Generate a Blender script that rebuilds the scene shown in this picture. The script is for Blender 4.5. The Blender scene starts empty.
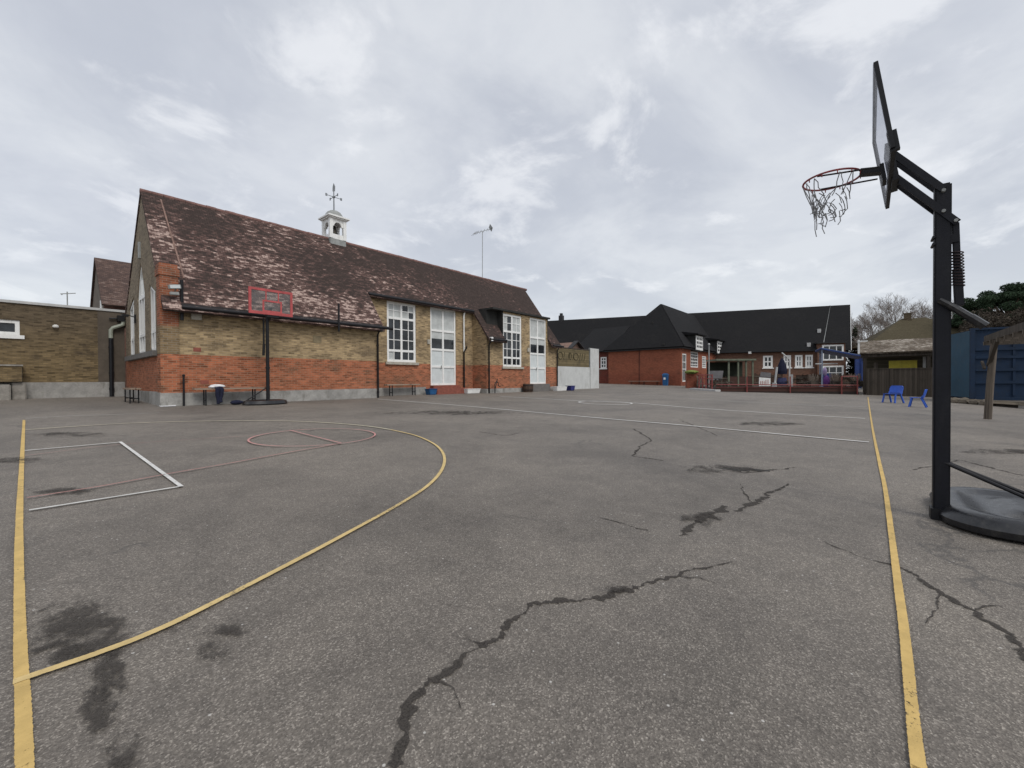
import bpy, bmesh, math, random
from mathutils import Vector, Matrix, noise as mnoise
from mathutils.geometry import tessellate_polygon

rnd = random.Random(7)
scn = bpy.context.scene
COL = scn.collection
Z = Vector((0, 0, 1))

# ------------------------------------------------------------------ camera model
FPX, YAW, PITCH, ROLL, CAMH = 417.66, math.radians(40.41), math.radians(0.595), math.radians(0.2987), 1.25
_fw = Vector((math.cos(YAW), math.sin(YAW), 0)); _ri = Vector((math.sin(YAW), -math.cos(YAW), 0)); _dn = Vector((0, 0, -1))
_fw2 = _fw * math.cos(PITCH) + _dn * math.sin(PITCH); _dn2 = _dn * math.cos(PITCH) - _fw * math.sin(PITCH)
_ri3 = _ri * math.cos(ROLL) + _dn2 * math.sin(ROLL); _dn3 = _dn2 * math.cos(ROLL) - _ri * math.sin(ROLL)
EYE = Vector((0, 0, CAMH))
SLOPE = 0.02387


def gz(x, y):
    """height of the gently sloping playground"""
    return SLOPE * max(-12.0, min(40.0, y))


def ray(px, py):
    return _ri3 * ((px - 512) / FPX) + _dn3 * ((py - 384) / FPX) + _fw2


def G(px, py):
    d = ray(px, py); t = -CAMH / (d.z - SLOPE * d.y); p = EYE + d * t
    return Vector((p.x, p.y, gz(p.x, p.y)))


def AT(px, py, depth):
    d = ray(px, py)
    return EYE + d * (depth / d.dot(_fw))


# ------------------------------------------------------------------ materials
MATS = {}


class NT:
    def __init__(self, name):
        self.m = bpy.data.materials.new(name); self.m.use_nodes = True
        self.t = self.m.node_tree; self.n = self.t.nodes; self.l = self.t.links
        self.b = self.n['Principled BSDF']; self.out = self.n['Material Output']

    def node(self, ty, **kw):
        nd = self.n.new(ty)
        for k, v in kw.items():
            if k in nd.inputs: nd.inputs[k].default_value = v
            else: setattr(nd, k, v)
        return nd

    def link(self, a, b): self.l.new(a, b)

    def val(self, x, sock):
        if hasattr(x, 'is_linked') or hasattr(x, 'links'): self.l.new(x, sock)
        else: sock.default_value = x

    def math(self, op, a, b=0.0, clamp=False):
        nd = self.n.new('ShaderNodeMath'); nd.operation = op; nd.use_clamp = clamp
        self.val(a, nd.inputs[0]); self.val(b, nd.inputs[1]); return nd.outputs[0]

    def mix(self, f, a, b, blend='MIX'):
        nd = self.n.new('ShaderNodeMix'); nd.data_type = 'RGBA'; nd.blend_type = blend
        self.val(f, nd.inputs[0])
        for x, s in ((a, nd.inputs[6]), (b, nd.inputs[7])):
            if isinstance(x, tuple): s.default_value = (*x[:3], 1)
            else: self.l.new(x, s)
        return nd.outputs[2]

    def noise(self, vec=None, scale=5., detail=4., rough=.55, dist=0.):
        nd = self.n.new('ShaderNodeTexNoise'); nd.inputs['Scale'].default_value = scale
        nd.inputs['Detail'].default_value = detail; nd.inputs['Roughness'].default_value = rough
        nd.inputs['Distortion'].default_value = dist
        if vec is not None: self.l.new(vec, nd.inputs['Vector'])
        return nd.outputs['Fac']

    def ramp(self, f, stops):
        nd = self.n.new('ShaderNodeValToRGB'); self.l.new(f, nd.inputs[0])
        e = nd.color_ramp.elements
        while len(e) < len(stops): e.new(0.5)
        for i, (p, c) in enumerate(stops):
            e[i].position = p
            e[i].color = (c, c, c, 1) if not isinstance(c, tuple) else (*c[:3], 1)
        return nd.outputs[0]

    def smooth(self, x, a, b):
        nd = self.n.new('ShaderNodeMapRange'); nd.interpolation_type = 'SMOOTHSTEP'
        self.l.new(x, nd.inputs[0]); nd.inputs[1].default_value = a; nd.inputs[2].default_value = b
        return nd.outputs[0]

    def pos(self): return self.n.new('ShaderNodeNewGeometry')

    def wallcoord(self, sx=1., sy=1.):
        """(distance along the surface horizontally, distance up the surface)"""
        g = self.n.new('ShaderNodeNewGeometry')
        cr = self.n.new('ShaderNodeVectorMath'); cr.operation = 'CROSS_PRODUCT'
        cr.inputs[0].default_value = (0, 0, 1); self.l.new(g.outputs['True Normal'], cr.inputs[1])
        nr = self.n.new('ShaderNodeVectorMath'); nr.operation = 'NORMALIZE'; self.l.new(cr.outputs[0], nr.inputs[0])
        c2 = self.n.new('ShaderNodeVectorMath'); c2.operation = 'CROSS_PRODUCT'
        self.l.new(g.outputs['True Normal'], c2.inputs[0]); self.l.new(nr.outputs[0], c2.inputs[1])
        d1 = self.n.new('ShaderNodeVectorMath'); d1.operation = 'DOT_PRODUCT'
        self.l.new(g.outputs['Position'], d1.inputs[0]); self.l.new(nr.outputs[0], d1.inputs[1])
        d2 = self.n.new('ShaderNodeVectorMath'); d2.operation = 'DOT_PRODUCT'
        self.l.new(g.outputs['Position'], d2.inputs[0]); self.l.new(c2.outputs[0], d2.inputs[1])
        cb = self.n.new('ShaderNodeCombineXYZ')
        self.l.new(self.math('MULTIPLY', d1.outputs['Value'], sx), cb.inputs[0])
        self.l.new(self.math('MULTIPLY', d2.outputs['Value'], sy), cb.inputs[1])
        return cb.outputs[0], g

    def scalev(self, vec, s):
        nd = self.n.new('ShaderNodeVectorMath'); nd.operation = 'MULTIPLY'
        self.l.new(vec, nd.inputs[0]); nd.inputs[1].default_value = s; return nd.outputs[0]

    def bump(self, h, strength=.3, dist=.01):
        nd = self.n.new('ShaderNodeBump'); nd.inputs['Strength'].default_value = strength
        nd.inputs['Distance'].default_value = dist; self.l.new(h, nd.inputs['Height'])
        self.l.new(nd.outputs[0], self.b.inputs['Normal'])

    def base(self, c):
        if isinstance(c, tuple): self.b.inputs['Base Color'].default_value = (*c, 1)
        else: self.l.new(c, self.b.inputs['Base Color'])

    def set(self, rough=None, metal=None, spec=None):
        if rough is not None: self.val(rough, self.b.inputs['Roughness'])
        if metal is not None: self.b.inputs['Metallic'].default_value = metal
        if spec is not None: self.b.inputs['Specular IOR Level'].default_value = spec


def plain(name, c, rough=.6, var=.18, scale=6., metal=0., bump=.15, spec=.4, dirt=None):
    """painted / plastic / metal surface with grime variation"""
    if name in MATS: return MATS[name]
    t = NT(name); g = t.pos()
    n1 = t.noise(g.outputs['Position'], scale, 5, .6); n2 = t.noise(g.outputs['Position'], scale * 7, 3, .6)
    f = t.math('ADD', t.math('MULTIPLY', n1, .7), t.math('MULTIPLY', n2, .3))
    lo = tuple(x * (1 - var * 1.6) for x in c); hi = tuple(min(1, x * (1 + var)) for x in c)
    col = t.ramp(f, [(.32, lo), (.68, hi)])
    if dirt:
        n3 = t.noise(t.scalev(g.outputs['Position'], (1.5, 1.5, .5)), 2.2, 6, .7)
        col = t.mix(t.smooth(n3, .52, .72), col, dirt)
    t.base(col); t.set(rough=t.math('ADD', t.math('MULTIPLY', n2, .25), rough - .12), metal=metal, spec=spec)
    if bump: t.bump(n2, bump, .01)
    MATS[name] = t.m; return t.m


def brick(name, lower, upper, split=None, soft=.02, mortar=(.30, .27, .22), var=.35, grime=(.07, .06, .045), grime_amt=.6):
    """brickwork; 'split' is the height where the lower colour of brick changes to the upper"""
    if name in MATS: return MATS[name]
    t = NT(name); vec, g = t.wallcoord()
    bt = t.node('ShaderNodeTexBrick', Scale=1.0)
    bt.inputs['Brick Width'].default_value = .225; bt.inputs['Row Height'].default_value = .075
    bt.inputs['Mortar Size'].default_value = .007; bt.inputs['Mortar Smooth'].default_value = .3
    bt.inputs['Color1'].default_value = (0, 0, 0, 1); bt.inputs['Color2'].default_value = (1, 1, 1, 1)
    bt.inputs['Mortar'].default_value = (.5, .5, .5, 1)
    bt.offset = .5
    t.link(vec, bt.inputs['Vector'])
    row = t.noise(t.scalev(vec, (3.5, 13.3, 1)), 1.0, 2, .6)       # single bricks and short runs of one firing
    big = t.noise(t.scalev(vec, (1, 1.6, 1)), .8, 5, .65)
    k = t.math('ADD', t.math('MULTIPLY', bt.outputs['Color'], .35), t.math('MULTIPLY', row, .9))

    def shade(c):
        lo = tuple(x * (1 - var * 1.4) for x in c); hi = tuple(min(1, x * (1 + var)) for x in c)
        return t.ramp(k, [(.3, lo), (.62, c), (.9, hi)])
    sep = t.node('ShaderNodeSeparateXYZ'); t.link(g.outputs['Position'], sep.inputs[0])
    if split is None: col = shade(lower)
    else:
        f = t.smooth(sep.outputs[2], split - soft, split + soft)
        col = t.mix(f, shade(lower), shade(upper))
    col = t.mix(t.math('MULTIPLY', t.smooth(big, .48, .72), grime_amt), col, grime)
    col = t.mix(t.math('MULTIPLY', bt.outputs['Fac'], .7), col, mortar)
    t.base(col); t.set(rough=.92, spec=.2)
    t.bump(t.math('SUBTRACT', t.math('MULTIPLY', row, .4), bt.outputs['Fac']), .5, .012)
    MATS[name] = t.m; return t.m


def tiles(name, dark, mid, pale, amount=.5, grad=None, courses=.105):
    """plain clay tiles with lichen in short sideways runs"""
    if name in MATS: return MATS[name]
    t = NT(name); vec, g = t.wallcoord()
    bt = t.node('ShaderNodeTexBrick', Scale=1.0)
    bt.inputs['Brick Width'].default_value = .17; bt.inputs['Row Height'].default_value = courses
    bt.inputs['Mortar Size'].default_value = .006; bt.inputs['Mortar Smooth'].default_value = .2
    bt.inputs['Color1'].default_value = (0, 0, 0, 1); bt.inputs['Color2'].default_value = (1, 1, 1, 1)
    t.link(vec, bt.inputs['Vector'])
    run = t.noise(t.scalev(vec, (1.9, 7.5, 1)), 1.0, 4, .62, .15)
    run2 = t.noise(t.scalev(vec, (4.5, 9.5, 1)), 1.0, 2, .6)
    big = t.noise(t.scalev(vec, (1, 1, 1)), .33, 3, .6)
    s = t.math('ADD', t.math('MULTIPLY', run, .6), t.math('MULTIPLY', run2, .4))
    s = t.math('ADD', s, t.math('MULTIPLY', t.math('SUBTRACT', big, .5), .62))
    if grad:
        sep = t.node('ShaderNodeSeparateXYZ'); t.link(g.outputs['Position'], sep.inputs[0])
        s = t.math('SUBTRACT', s, t.math('MULTIPLY', t.smooth(sep.outputs[0], grad[0], grad[1]), grad[2]))
        s = t.math('SUBTRACT', s, t.math('MULTIPLY', t.smooth(sep.outputs[2], 4.2, 8.6), .05))
    s = t.math('ADD', s, t.math('MULTIPLY', t.math('SUBTRACT', bt.outputs['Color'], .5), .13))
    th = .62 - amount * .2
    col = t.mix(t.math('MULTIPLY', bt.outputs['Color'], .5), dark, tuple(x * 1.7 for x in dark))
    col = t.mix(t.smooth(s, th - .1, th + .03), col, mid)
    col = t.mix(t.smooth(s, th + .03, th + .12), col, pale)
    col = t.mix(t.math('MULTIPLY', bt.outputs['Fac'], .65), col, tuple(x * .4 for x in dark))
    t.base(col); t.set(rough=.95, spec=.2)
    sepv = t.node('ShaderNodeSeparateXYZ'); t.link(vec, sepv.inputs[0])
    saw = t.math('FRACT', t.math('DIVIDE', sepv.outputs[1], courses))
    t.bump(t.math('ADD', t.math('MULTIPLY', saw, 1.0), t.math('MULTIPLY', bt.outputs['Color'], .5)), .55, .02)
    MATS[name] = t.m; return t.m


def planks(name, c, w=.14, vertical=True, var=.3, dirt=(.03, .028, .022)):
    if name in MATS: return MATS[name]
    t = NT(name); vec, g = t.wallcoord()
    sep = t.node('ShaderNodeSeparateXYZ'); t.link(vec, sep.inputs[0])
    a, b = (sep.outputs[0], sep.outputs[1]) if vertical else (sep.outputs[1], sep.outputs[0])
    q = t.math('DIVIDE', a, w); fl = t.math('FLOOR', q); fr = t.math('FRACT', q)
    cb = t.node('ShaderNodeCombineXYZ'); t.link(t.math('MULTIPLY', a, 30.), cb.inputs[0]); t.link(t.math('MULTIPLY', b, 1.6), cb.inputs[1]); t.link(fl, cb.inputs[2])
    gr = t.noise(cb.outputs[0], 1.0, 5, .65)
    wn = t.node('ShaderNodeTexWhiteNoise', noise_dimensions='1D'); t.link(fl, wn.inputs['W'])
    k = t.math('ADD', t.math('MULTIPLY', gr, .6), t.math('MULTIPLY', wn.outputs['Value'], .4))
    col = t.ramp(k, [(.2, tuple(x * (1 - var * 1.4) for x in c)), (.8, tuple(min(1, x * (1 + var)) for x in c))])
    gap = t.math('GREATER_THAN', t.math('ABSOLUTE', t.math('SUBTRACT', fr, .5)), .46)
    col = t.mix(gap, col, tuple(x * .3 for x in c))
    big = t.noise(g.outputs['Position'], 1.3, 5, .65)
    col = t.mix(t.math('MULTIPLY', t.smooth(big, .5, .75), .6), col, dirt)
    t.base(col); t.set(rough=.85, spec=.25); t.bump(t.math('SUBTRACT', gr, gap), .4, .01)
    MATS[name] = t.m; return t.m


def paint(name, c, wear=.5):
    """road paint worn through to the asphalt by a noise mask"""
    if name in MATS: return MATS[name]
    t = NT(name); g = t.pos(); p = g.outputs['Position']
    n1 = t.noise(p, 55, 4, .7); n2 = t.noise(p, 1.1, 4, .6); n3 = t.noise(p, 9, 4, .6)
    col = t.ramp(n3, [(.3, tuple(x * .72 for x in c)), (.7, c)])
    t.base(col); t.set(rough=.8, spec=.3); t.bump(n1, .5, .006)
    uv = t.node('ShaderNodeUVMap'); sep = t.node('ShaderNodeSeparateXYZ'); t.link(uv.outputs[0], sep.inputs[0])
    ed = t.math('SUBTRACT', 1.0, t.math('ABSOLUTE', t.math('SUBTRACT', t.math('MULTIPLY', sep.outputs[1], 2.), 1.)))
    s = t.math('ADD', t.math('ADD', t.math('MULTIPLY', n1, .8), t.math('MULTIPLY', n2, .5)), t.math('MULTIPLY', t.smooth(ed, 0, .3), .45))
    a = t.math('MULTIPLY', t.smooth(s, .83 + wear * .36, .97 + wear * .36), .97)
    tr = t.node('ShaderNodeBsdfTransparent'); mx = t.node('ShaderNodeMixShader')
    t.link(a, mx.inputs[0]); t.link(tr.outputs[0], mx.inputs[1]); t.link(t.b.outputs[0], mx.inputs[2]); t.link(mx.outputs[0], t.out.inputs[0])
    MATS[name] = t.m; return t.m


def crackmat(name, c, dens=.5, fine=30., stain=False):
    if name in MATS: return MATS[name]
    t = NT(name); g = t.pos(); p = g.outputs['Position']
    n1 = t.noise(p, fine, 5, .7); n2 = t.noise(p, 10., 6, .75); n3 = t.noise(p, 120., 3, .7)
    t.base(t.ramp(n3, [(.35, tuple(x * .55 for x in c)), (.7, tuple(x * 1.5 for x in c))])); t.set(rough=.85, spec=.25); t.bump(n3, .5, .01)
    uv = t.node('ShaderNodeUVMap'); sep = t.node('ShaderNodeSeparateXYZ'); t.link(uv.outputs[0], sep.inputs[0])
    ed = t.math('SUBTRACT', 1.0, t.math('ABSOLUTE', t.math('SUBTRACT', t.math('MULTIPLY', sep.outputs[1], 2.), 1.)))
    n4 = t.noise(p, 60., 3, .7)
    s = t.math('ADD', t.math('MULTIPLY', ed, 1.0), t.math('ADD', t.math('MULTIPLY', t.math('ADD', n1, n4), .55), t.math('MULTIPLY', n2, 1.15)))
    a = t.math('MULTIPLY', t.smooth(s, 1.50 - dens * .6, 1.80 - dens * .6), .86)
    if stain:
        n5 = t.noise(p, 2.3, 9, .78, .8)
        s = t.math('ADD', t.math('MULTIPLY', t.math('MINIMUM', ed, .6), .75), t.math('ADD', t.math('MULTIPLY', n5, 1.9), t.math('MULTIPLY', t.math('ADD', n1, n4), .45)))
        a = t.math('MULTIPLY', t.math('MULTIPLY', t.smooth(s, 1.74, 1.96), t.smooth(ed, .0, .35)), .74)
    tr = t.node('ShaderNodeBsdfTransparent'); mx = t.node('ShaderNodeMixShader')
    t.link(a, mx.inputs[0]); t.link(tr.outputs[0], mx.inputs[1]); t.link(t.b.outputs[0], mx.inputs[2]); t.link(mx.outputs[0], t.out.inputs[0])
    MATS[name] = t.m; return t.m


def asphalt():
    t = NT('asphalt'); g = t.pos(); p = g.outputs['Position']
    vo = t.node('ShaderNodeTexVoronoi', Scale=170.); t.link(p, vo.inputs['Vector'])
    sepc = t.node('ShaderNodeSeparateColor'); t.link(vo.outputs['Color'], sepc.inputs[0])
    vo2 = t.node('ShaderNodeTexVoronoi', Scale=42.); t.link(p, vo2.inputs['Vector'])
    sc2 = t.node('ShaderNodeSeparateColor'); t.link(vo2.outputs['Color'], sc2.inputs[0])
    fine = t.noise(p, 230, 3, .7); med = t.noise(p, 38, 5, .75); mid = t.noise(p, 5.0, 6, .7); big = t.noise(p, .5, 6, .68, .4)
    huge = t.noise(p, .11, 4, .6)
    c = t.ramp(sepc.outputs[0], [(.0, (.092, .081, .070)), (.5, (.152, .136, .119)), (.84, (.208, .188, .167)), (1., (.38, .35, .315))])
    c = t.mix(t.math('MULTIPLY', fine, .35), c, (.106, .095, .083))
    c = t.mix(1.0, c, t.ramp(med, [(.3, (.80, .79, .78)), (.7, (1.2, 1.2, 1.19))]), 'MULTIPLY')
    c = t.mix(1.0, c, t.ramp(mid, [(.3, (.83, .82, .81)), (.72, (1.15, 1.14, 1.12))]), 'MULTIPLY')
    c = t.mix(1.0, c, t.ramp(big, [(.28, (.66, .65, .64)), (.5, (1.0, .99, .98)), (.74, (1.26, 1.25, 1.22))]), 'MULTIPLY')
    c = t.mix(1.0, c, t.ramp(huge, [(.3, (.88, .88, .88)), (.7, (1.16, 1.15, 1.13))]), 'MULTIPLY')
    pale = t.math('MULTIPLY', t.math('GREATER_THAN', sc2.outputs[1], .985), t.smooth(vo2.outputs['Distance'], .30, .16))
    c = t.mix(pale, c, (.46, .44, .41))
    # hairline cracking
    vc = t.node('ShaderNodeTexVoronoi', Scale=.42, feature='DISTANCE_TO_EDGE')
    nz = t.node('ShaderNodeTexNoise'); nz.inputs['Scale'].default_value = 1.6; nz.inputs['Detail'].default_value = 6; t.link(p, nz.inputs['Vector'])
    av = t.node('ShaderNodeVectorMath', operation='MULTIPLY_ADD'); t.link(nz.outputs['Color'], av.inputs[0]); av.inputs[1].default_value = (1.3, 1.3, 1.3); t.link(p, av.inputs[2])
    t.link(av.outputs[0], vc.inputs['Vector'])
    hair = t.math('MULTIPLY', t.smooth(vc.outputs['Distance'], .012, .003), t.smooth(t.noise(p, .35, 3, .6), .54, .64))
    c = t.mix(t.math('MULTIPLY', hair, .55), c, (.05, .046, .042))
    t.base(c)
    t.set(rough=.68, spec=.6)
    h = t.math('ADD', t.math('MULTIPLY', vo.outputs['Distance'], .6), t.math('ADD', t.math('MULTIPLY', fine, .4), t.math('MULTIPLY', med, .8)))
    t.bump(h, .5, .008)
    return t.m


def glass(name, c=(.018, .021, .024), rough=.07):
    if name in MATS: return MATS[name]
    t = NT(name); g = t.pos()
    n = t.noise(g.outputs['Position'], 1.7, 3, .6)
    t.base(t.ramp(n, [(.35, tuple(x * .5 for x in c)), (.7, tuple(x * 2.2 for x in c))]))
    t.set(rough=rough, spec=.5); t.bump(t.noise(g.outputs['Position'], 1.6, 3, .5), .25, .02)
    MATS[name] = t.m; return t.m


def foliage(name, c, var=.5):
    if name in MATS: return MATS[name]
    t = NT(name); g = t.pos()
    n = t.noise(g.outputs['Position'], 1.4, 5, .7)
    oi = t.n.new('ShaderNodeNewGeometry')
    k = t.math('ADD', t.math('MULTIPLY', n, .6), t.math('MULTIPLY', oi.outputs['Random Per Island'], .4))
    t.base(t.ramp(k, [(.25, tuple(x * (1 - var) for x in c)), (.75, tuple(x * (1 + var) for x in c))])); t.set(rough=.8, spec=.2)
    MATS[name] = t.m; return t.m


M_asphalt = asphalt()
M_hall = brick('hall_brick', (.345, .118, .060), (.35, .258, .146), 2.16, grime=(.085, .062, .04), grime_amt=.72, mortar=(.33, .265, .19), var=.45)
M_gable = brick('gable_brick', (.34, .125, .068), (.21, .17, .12), 2.14, grime=(.07, .06, .045), grime_amt=.5, mortar=(.24, .2, .15), var=.3)
M_pier = brick('pier_brick', (.22, .155, .085), (.29, .10, .052), 3.1, soft=.1, grime=(.09, .06, .04), grime_amt=.6)
M_annex = brick('annex_brick', (.19, .138, .073), (.115, .088, .058), 3.0, soft=1.1, grime=(.065, .05, .035), grime_amt=.8, mortar=(.14, .11, .075), var=.45)
M_red = brick('red_brick', (.24, .072, .042), (.285, .092, .052), 2.0, soft=.6, grime=(.11, .045, .03), grime_amt=.5, mortar=(.20, .12, .09), var=.2)
M_brown = brick('brown_brick', (.17, .085, .058), (.15, .08, .056), 2.0, soft=.5, grime=(.09, .06, .045), grime_amt=.6, mortar=(.19, .14, .11), var=.3)
M_tile = tiles('clay_roof_tiles', (.048, .035, .031), (.125, .076, .066), (.45, .335, .29), .60, grad=(5., 19., .11))
M_tile_rear = tiles('rear_roof_tiles', (.075, .052, .046), (.13, .085, .07), (.2, .15, .13), .35)
M_slate = tiles('dark_slates', (.013, .013, .014), (.017, .0165, .0175), (.023, .022, .022), .3)
M_mosstile = tiles('mossy_tiles', (.085, .068, .052), (.16, .13, .10), (.40, .36, .31), .55)
M_bungalow_tile = tiles('bungalow_tiles', (.072, .060, .037), (.088, .074, .045), (.11, .095, .062), .3)
M_ridge = plain('ridge_clay', (.20, .11, .095), .9, .3, 4)
M_mortar = plain('mortar_strip', (.25, .16, .13), .95, .3, 5)
M_plinth = plain('grey_render', (.33, .32, .30), .92, .22, 2.5, dirt=(.19, .18, .16))
M_white = plain('white_paint', (.82, .82, .80), .5, .06, 3, bump=.03, dirt=(.62, .61, .57))
M_offwhite = plain('offwhite_board', (.54, .55, .54), .75, .08, 2, dirt=(.42, .42, .40))
M_blind = plain('pale_blind', (.50, .52, .51), .9, .14, 3, bump=.02)
M_frost = plain('frosted_panel', (.62, .66, .66), .35, .08, 2.5, bump=.02)
M_black = plain('black_metal', (.008, .008, .010), .5, .25, 5, spec=.35)
M_navy = plain('navy_steel', (.006, .0065, .011), .5, .25, 4, spec=.3, dirt=(.016, .016, .019))
M_plastic = plain('black_plastic', (.012, .0125, .015), .30, .2, 3, spec=.55, dirt=(.06, .057, .052))
M_darkfascia = plain('dark_fascia', (.022, .021, .022), .6, .25, 3)
M_cheek = plain('felt_cheek', (.030, .030, .028), .85, .3, 3)
M_lead = plain('lead_grey', (.30, .31, .30), .6, .2, 4)
M_stone = plain('stone_sill', (.42, .39, .33), .9, .2, 5)
M_darkstone = plain('grey_stone_sill', (.16, .15, .14), .9, .2, 5)
M_concrete = plain('concrete', (.30, .28, .25), .93, .25, 4, dirt=(.15, .14, .12))
M_redtile = plain('red_quarry_step', (.25, .08, .055), .8, .25, 6)
M_redpaint = plain('red_paint', (.46, .085, .085), .5, .2, 5)
M_redrail = plain('red_rail', (.23, .05, .045), .55, .2, 5)
M_rimred = plain('rim_red', (.30, .055, .055), .5, .3, 20)
M_net = plain('net_cord', (.27, .27, .27), .9, .2, 30)
M_wood = planks('bench_wood', (.36, .275, .21), .1, False)
M_greywood = planks('weathered_wood', (.135, .112, .09), .12, True)
M_fence = planks('dark_fence_boards', (.075, .062, .050), .13, True)
M_deck = planks('deck_boards', (.07, .035, .028), .12, False)
M_trellis = planks('olive_boards', (.175, .14, .078), .19, False, .22)
M_bluechair = plain('blue_plastic', (.022, .10, .50), .4, .12, 5, spec=.5, bump=.03)
M_bluepaint = plain('blue_paint', (.012, .036, .16), .5, .2, 3)
M_bluebin = plain('blue_bin_plastic', (.02, .10, .25), .45, .2, 4)
M_contA = plain('container_blue', (.020, .068, .112), .55, .15, 1.2, dirt=(.034, .072, .10))
M_contB = plain('container_navy', (.0035, .019, .050), .75, .2, 1.2, dirt=(.009, .02, .04))
M_purple = plain('purple_cloth', (.10, .03, .16), .9, .2, 5)
M_navycloth = plain('navy_cloth', (.012, .014, .035), .95, .3, 12)
M_whitecloth = plain('white_cloth', (.75, .75, .76), .9, .08, 10)
M_green = plain('sage_green', (.14, .155, .11), .7, .2, 3)
M_moss = plain('moss_planting', (.17, .21, .045), .95, .4, 9)
M_yellowp = plain('yellow_plastic', (.55, .46, .04), .5, .15, 5)
M_greyboard = plain('grey_board', (.15, .145, .15), .8, .2, 3)
M_bark = plain('bark', (.11, .092, .075), .95, .35, 5, bump=.5)
M_twig = plain('twig', (.26, .225, .20), .95, .3, 3, bump=0)
M_pinebark = plain('pine_bark', (.10, .07, .05), .95, .35, 5, bump=.5)
M_needle = foliage('pine_needles', (.034, .058, .030), .6)
M_hedge = foliage('hedge_leaves', (.060, .048, .036), .5)
M_conifer = foliage('conifer_leaves', (.030, .040, .022), .5)
M_glass = glass('window_glass')
M_roofflat = plain('flat_roof_felt', (.10, .10, .10), .95, .25, 2)
M_coping = plain('pale_coping', (.50, .50, .49), .8, .12, 3)
M_yellow = paint('yellow_line_paint', (.66, .46, .17), .13)
M_yellow_arc = paint('yellow_arc_paint', (.68, .51, .23), .16)
M_palearc = paint('pale_arc_paint', (.56, .51, .38), .10)
M_wline = paint('white_line_paint', (.72, .71, .68), .10)
M_wline_old = paint('old_white_line_paint', (.54, .53, .51), .18)
M_pink = paint('pink_line_paint', (.44, .235, .21), .22)
M_pinkstrong = paint('pink_ring_paint', (.60, .30, .28), .12)
M_crack = crackmat('tar_crack', (.056, .049, .043), .60)
M_crackthin = crackmat('tar_crack_thin', (.055, .048, .042), .62)
M_stain = crackmat('damp_stain', (.058, .051, .045), .30, 24., stain=True)

# ------------------------------------------------------------------ mesh building
ORI = {}


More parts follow.
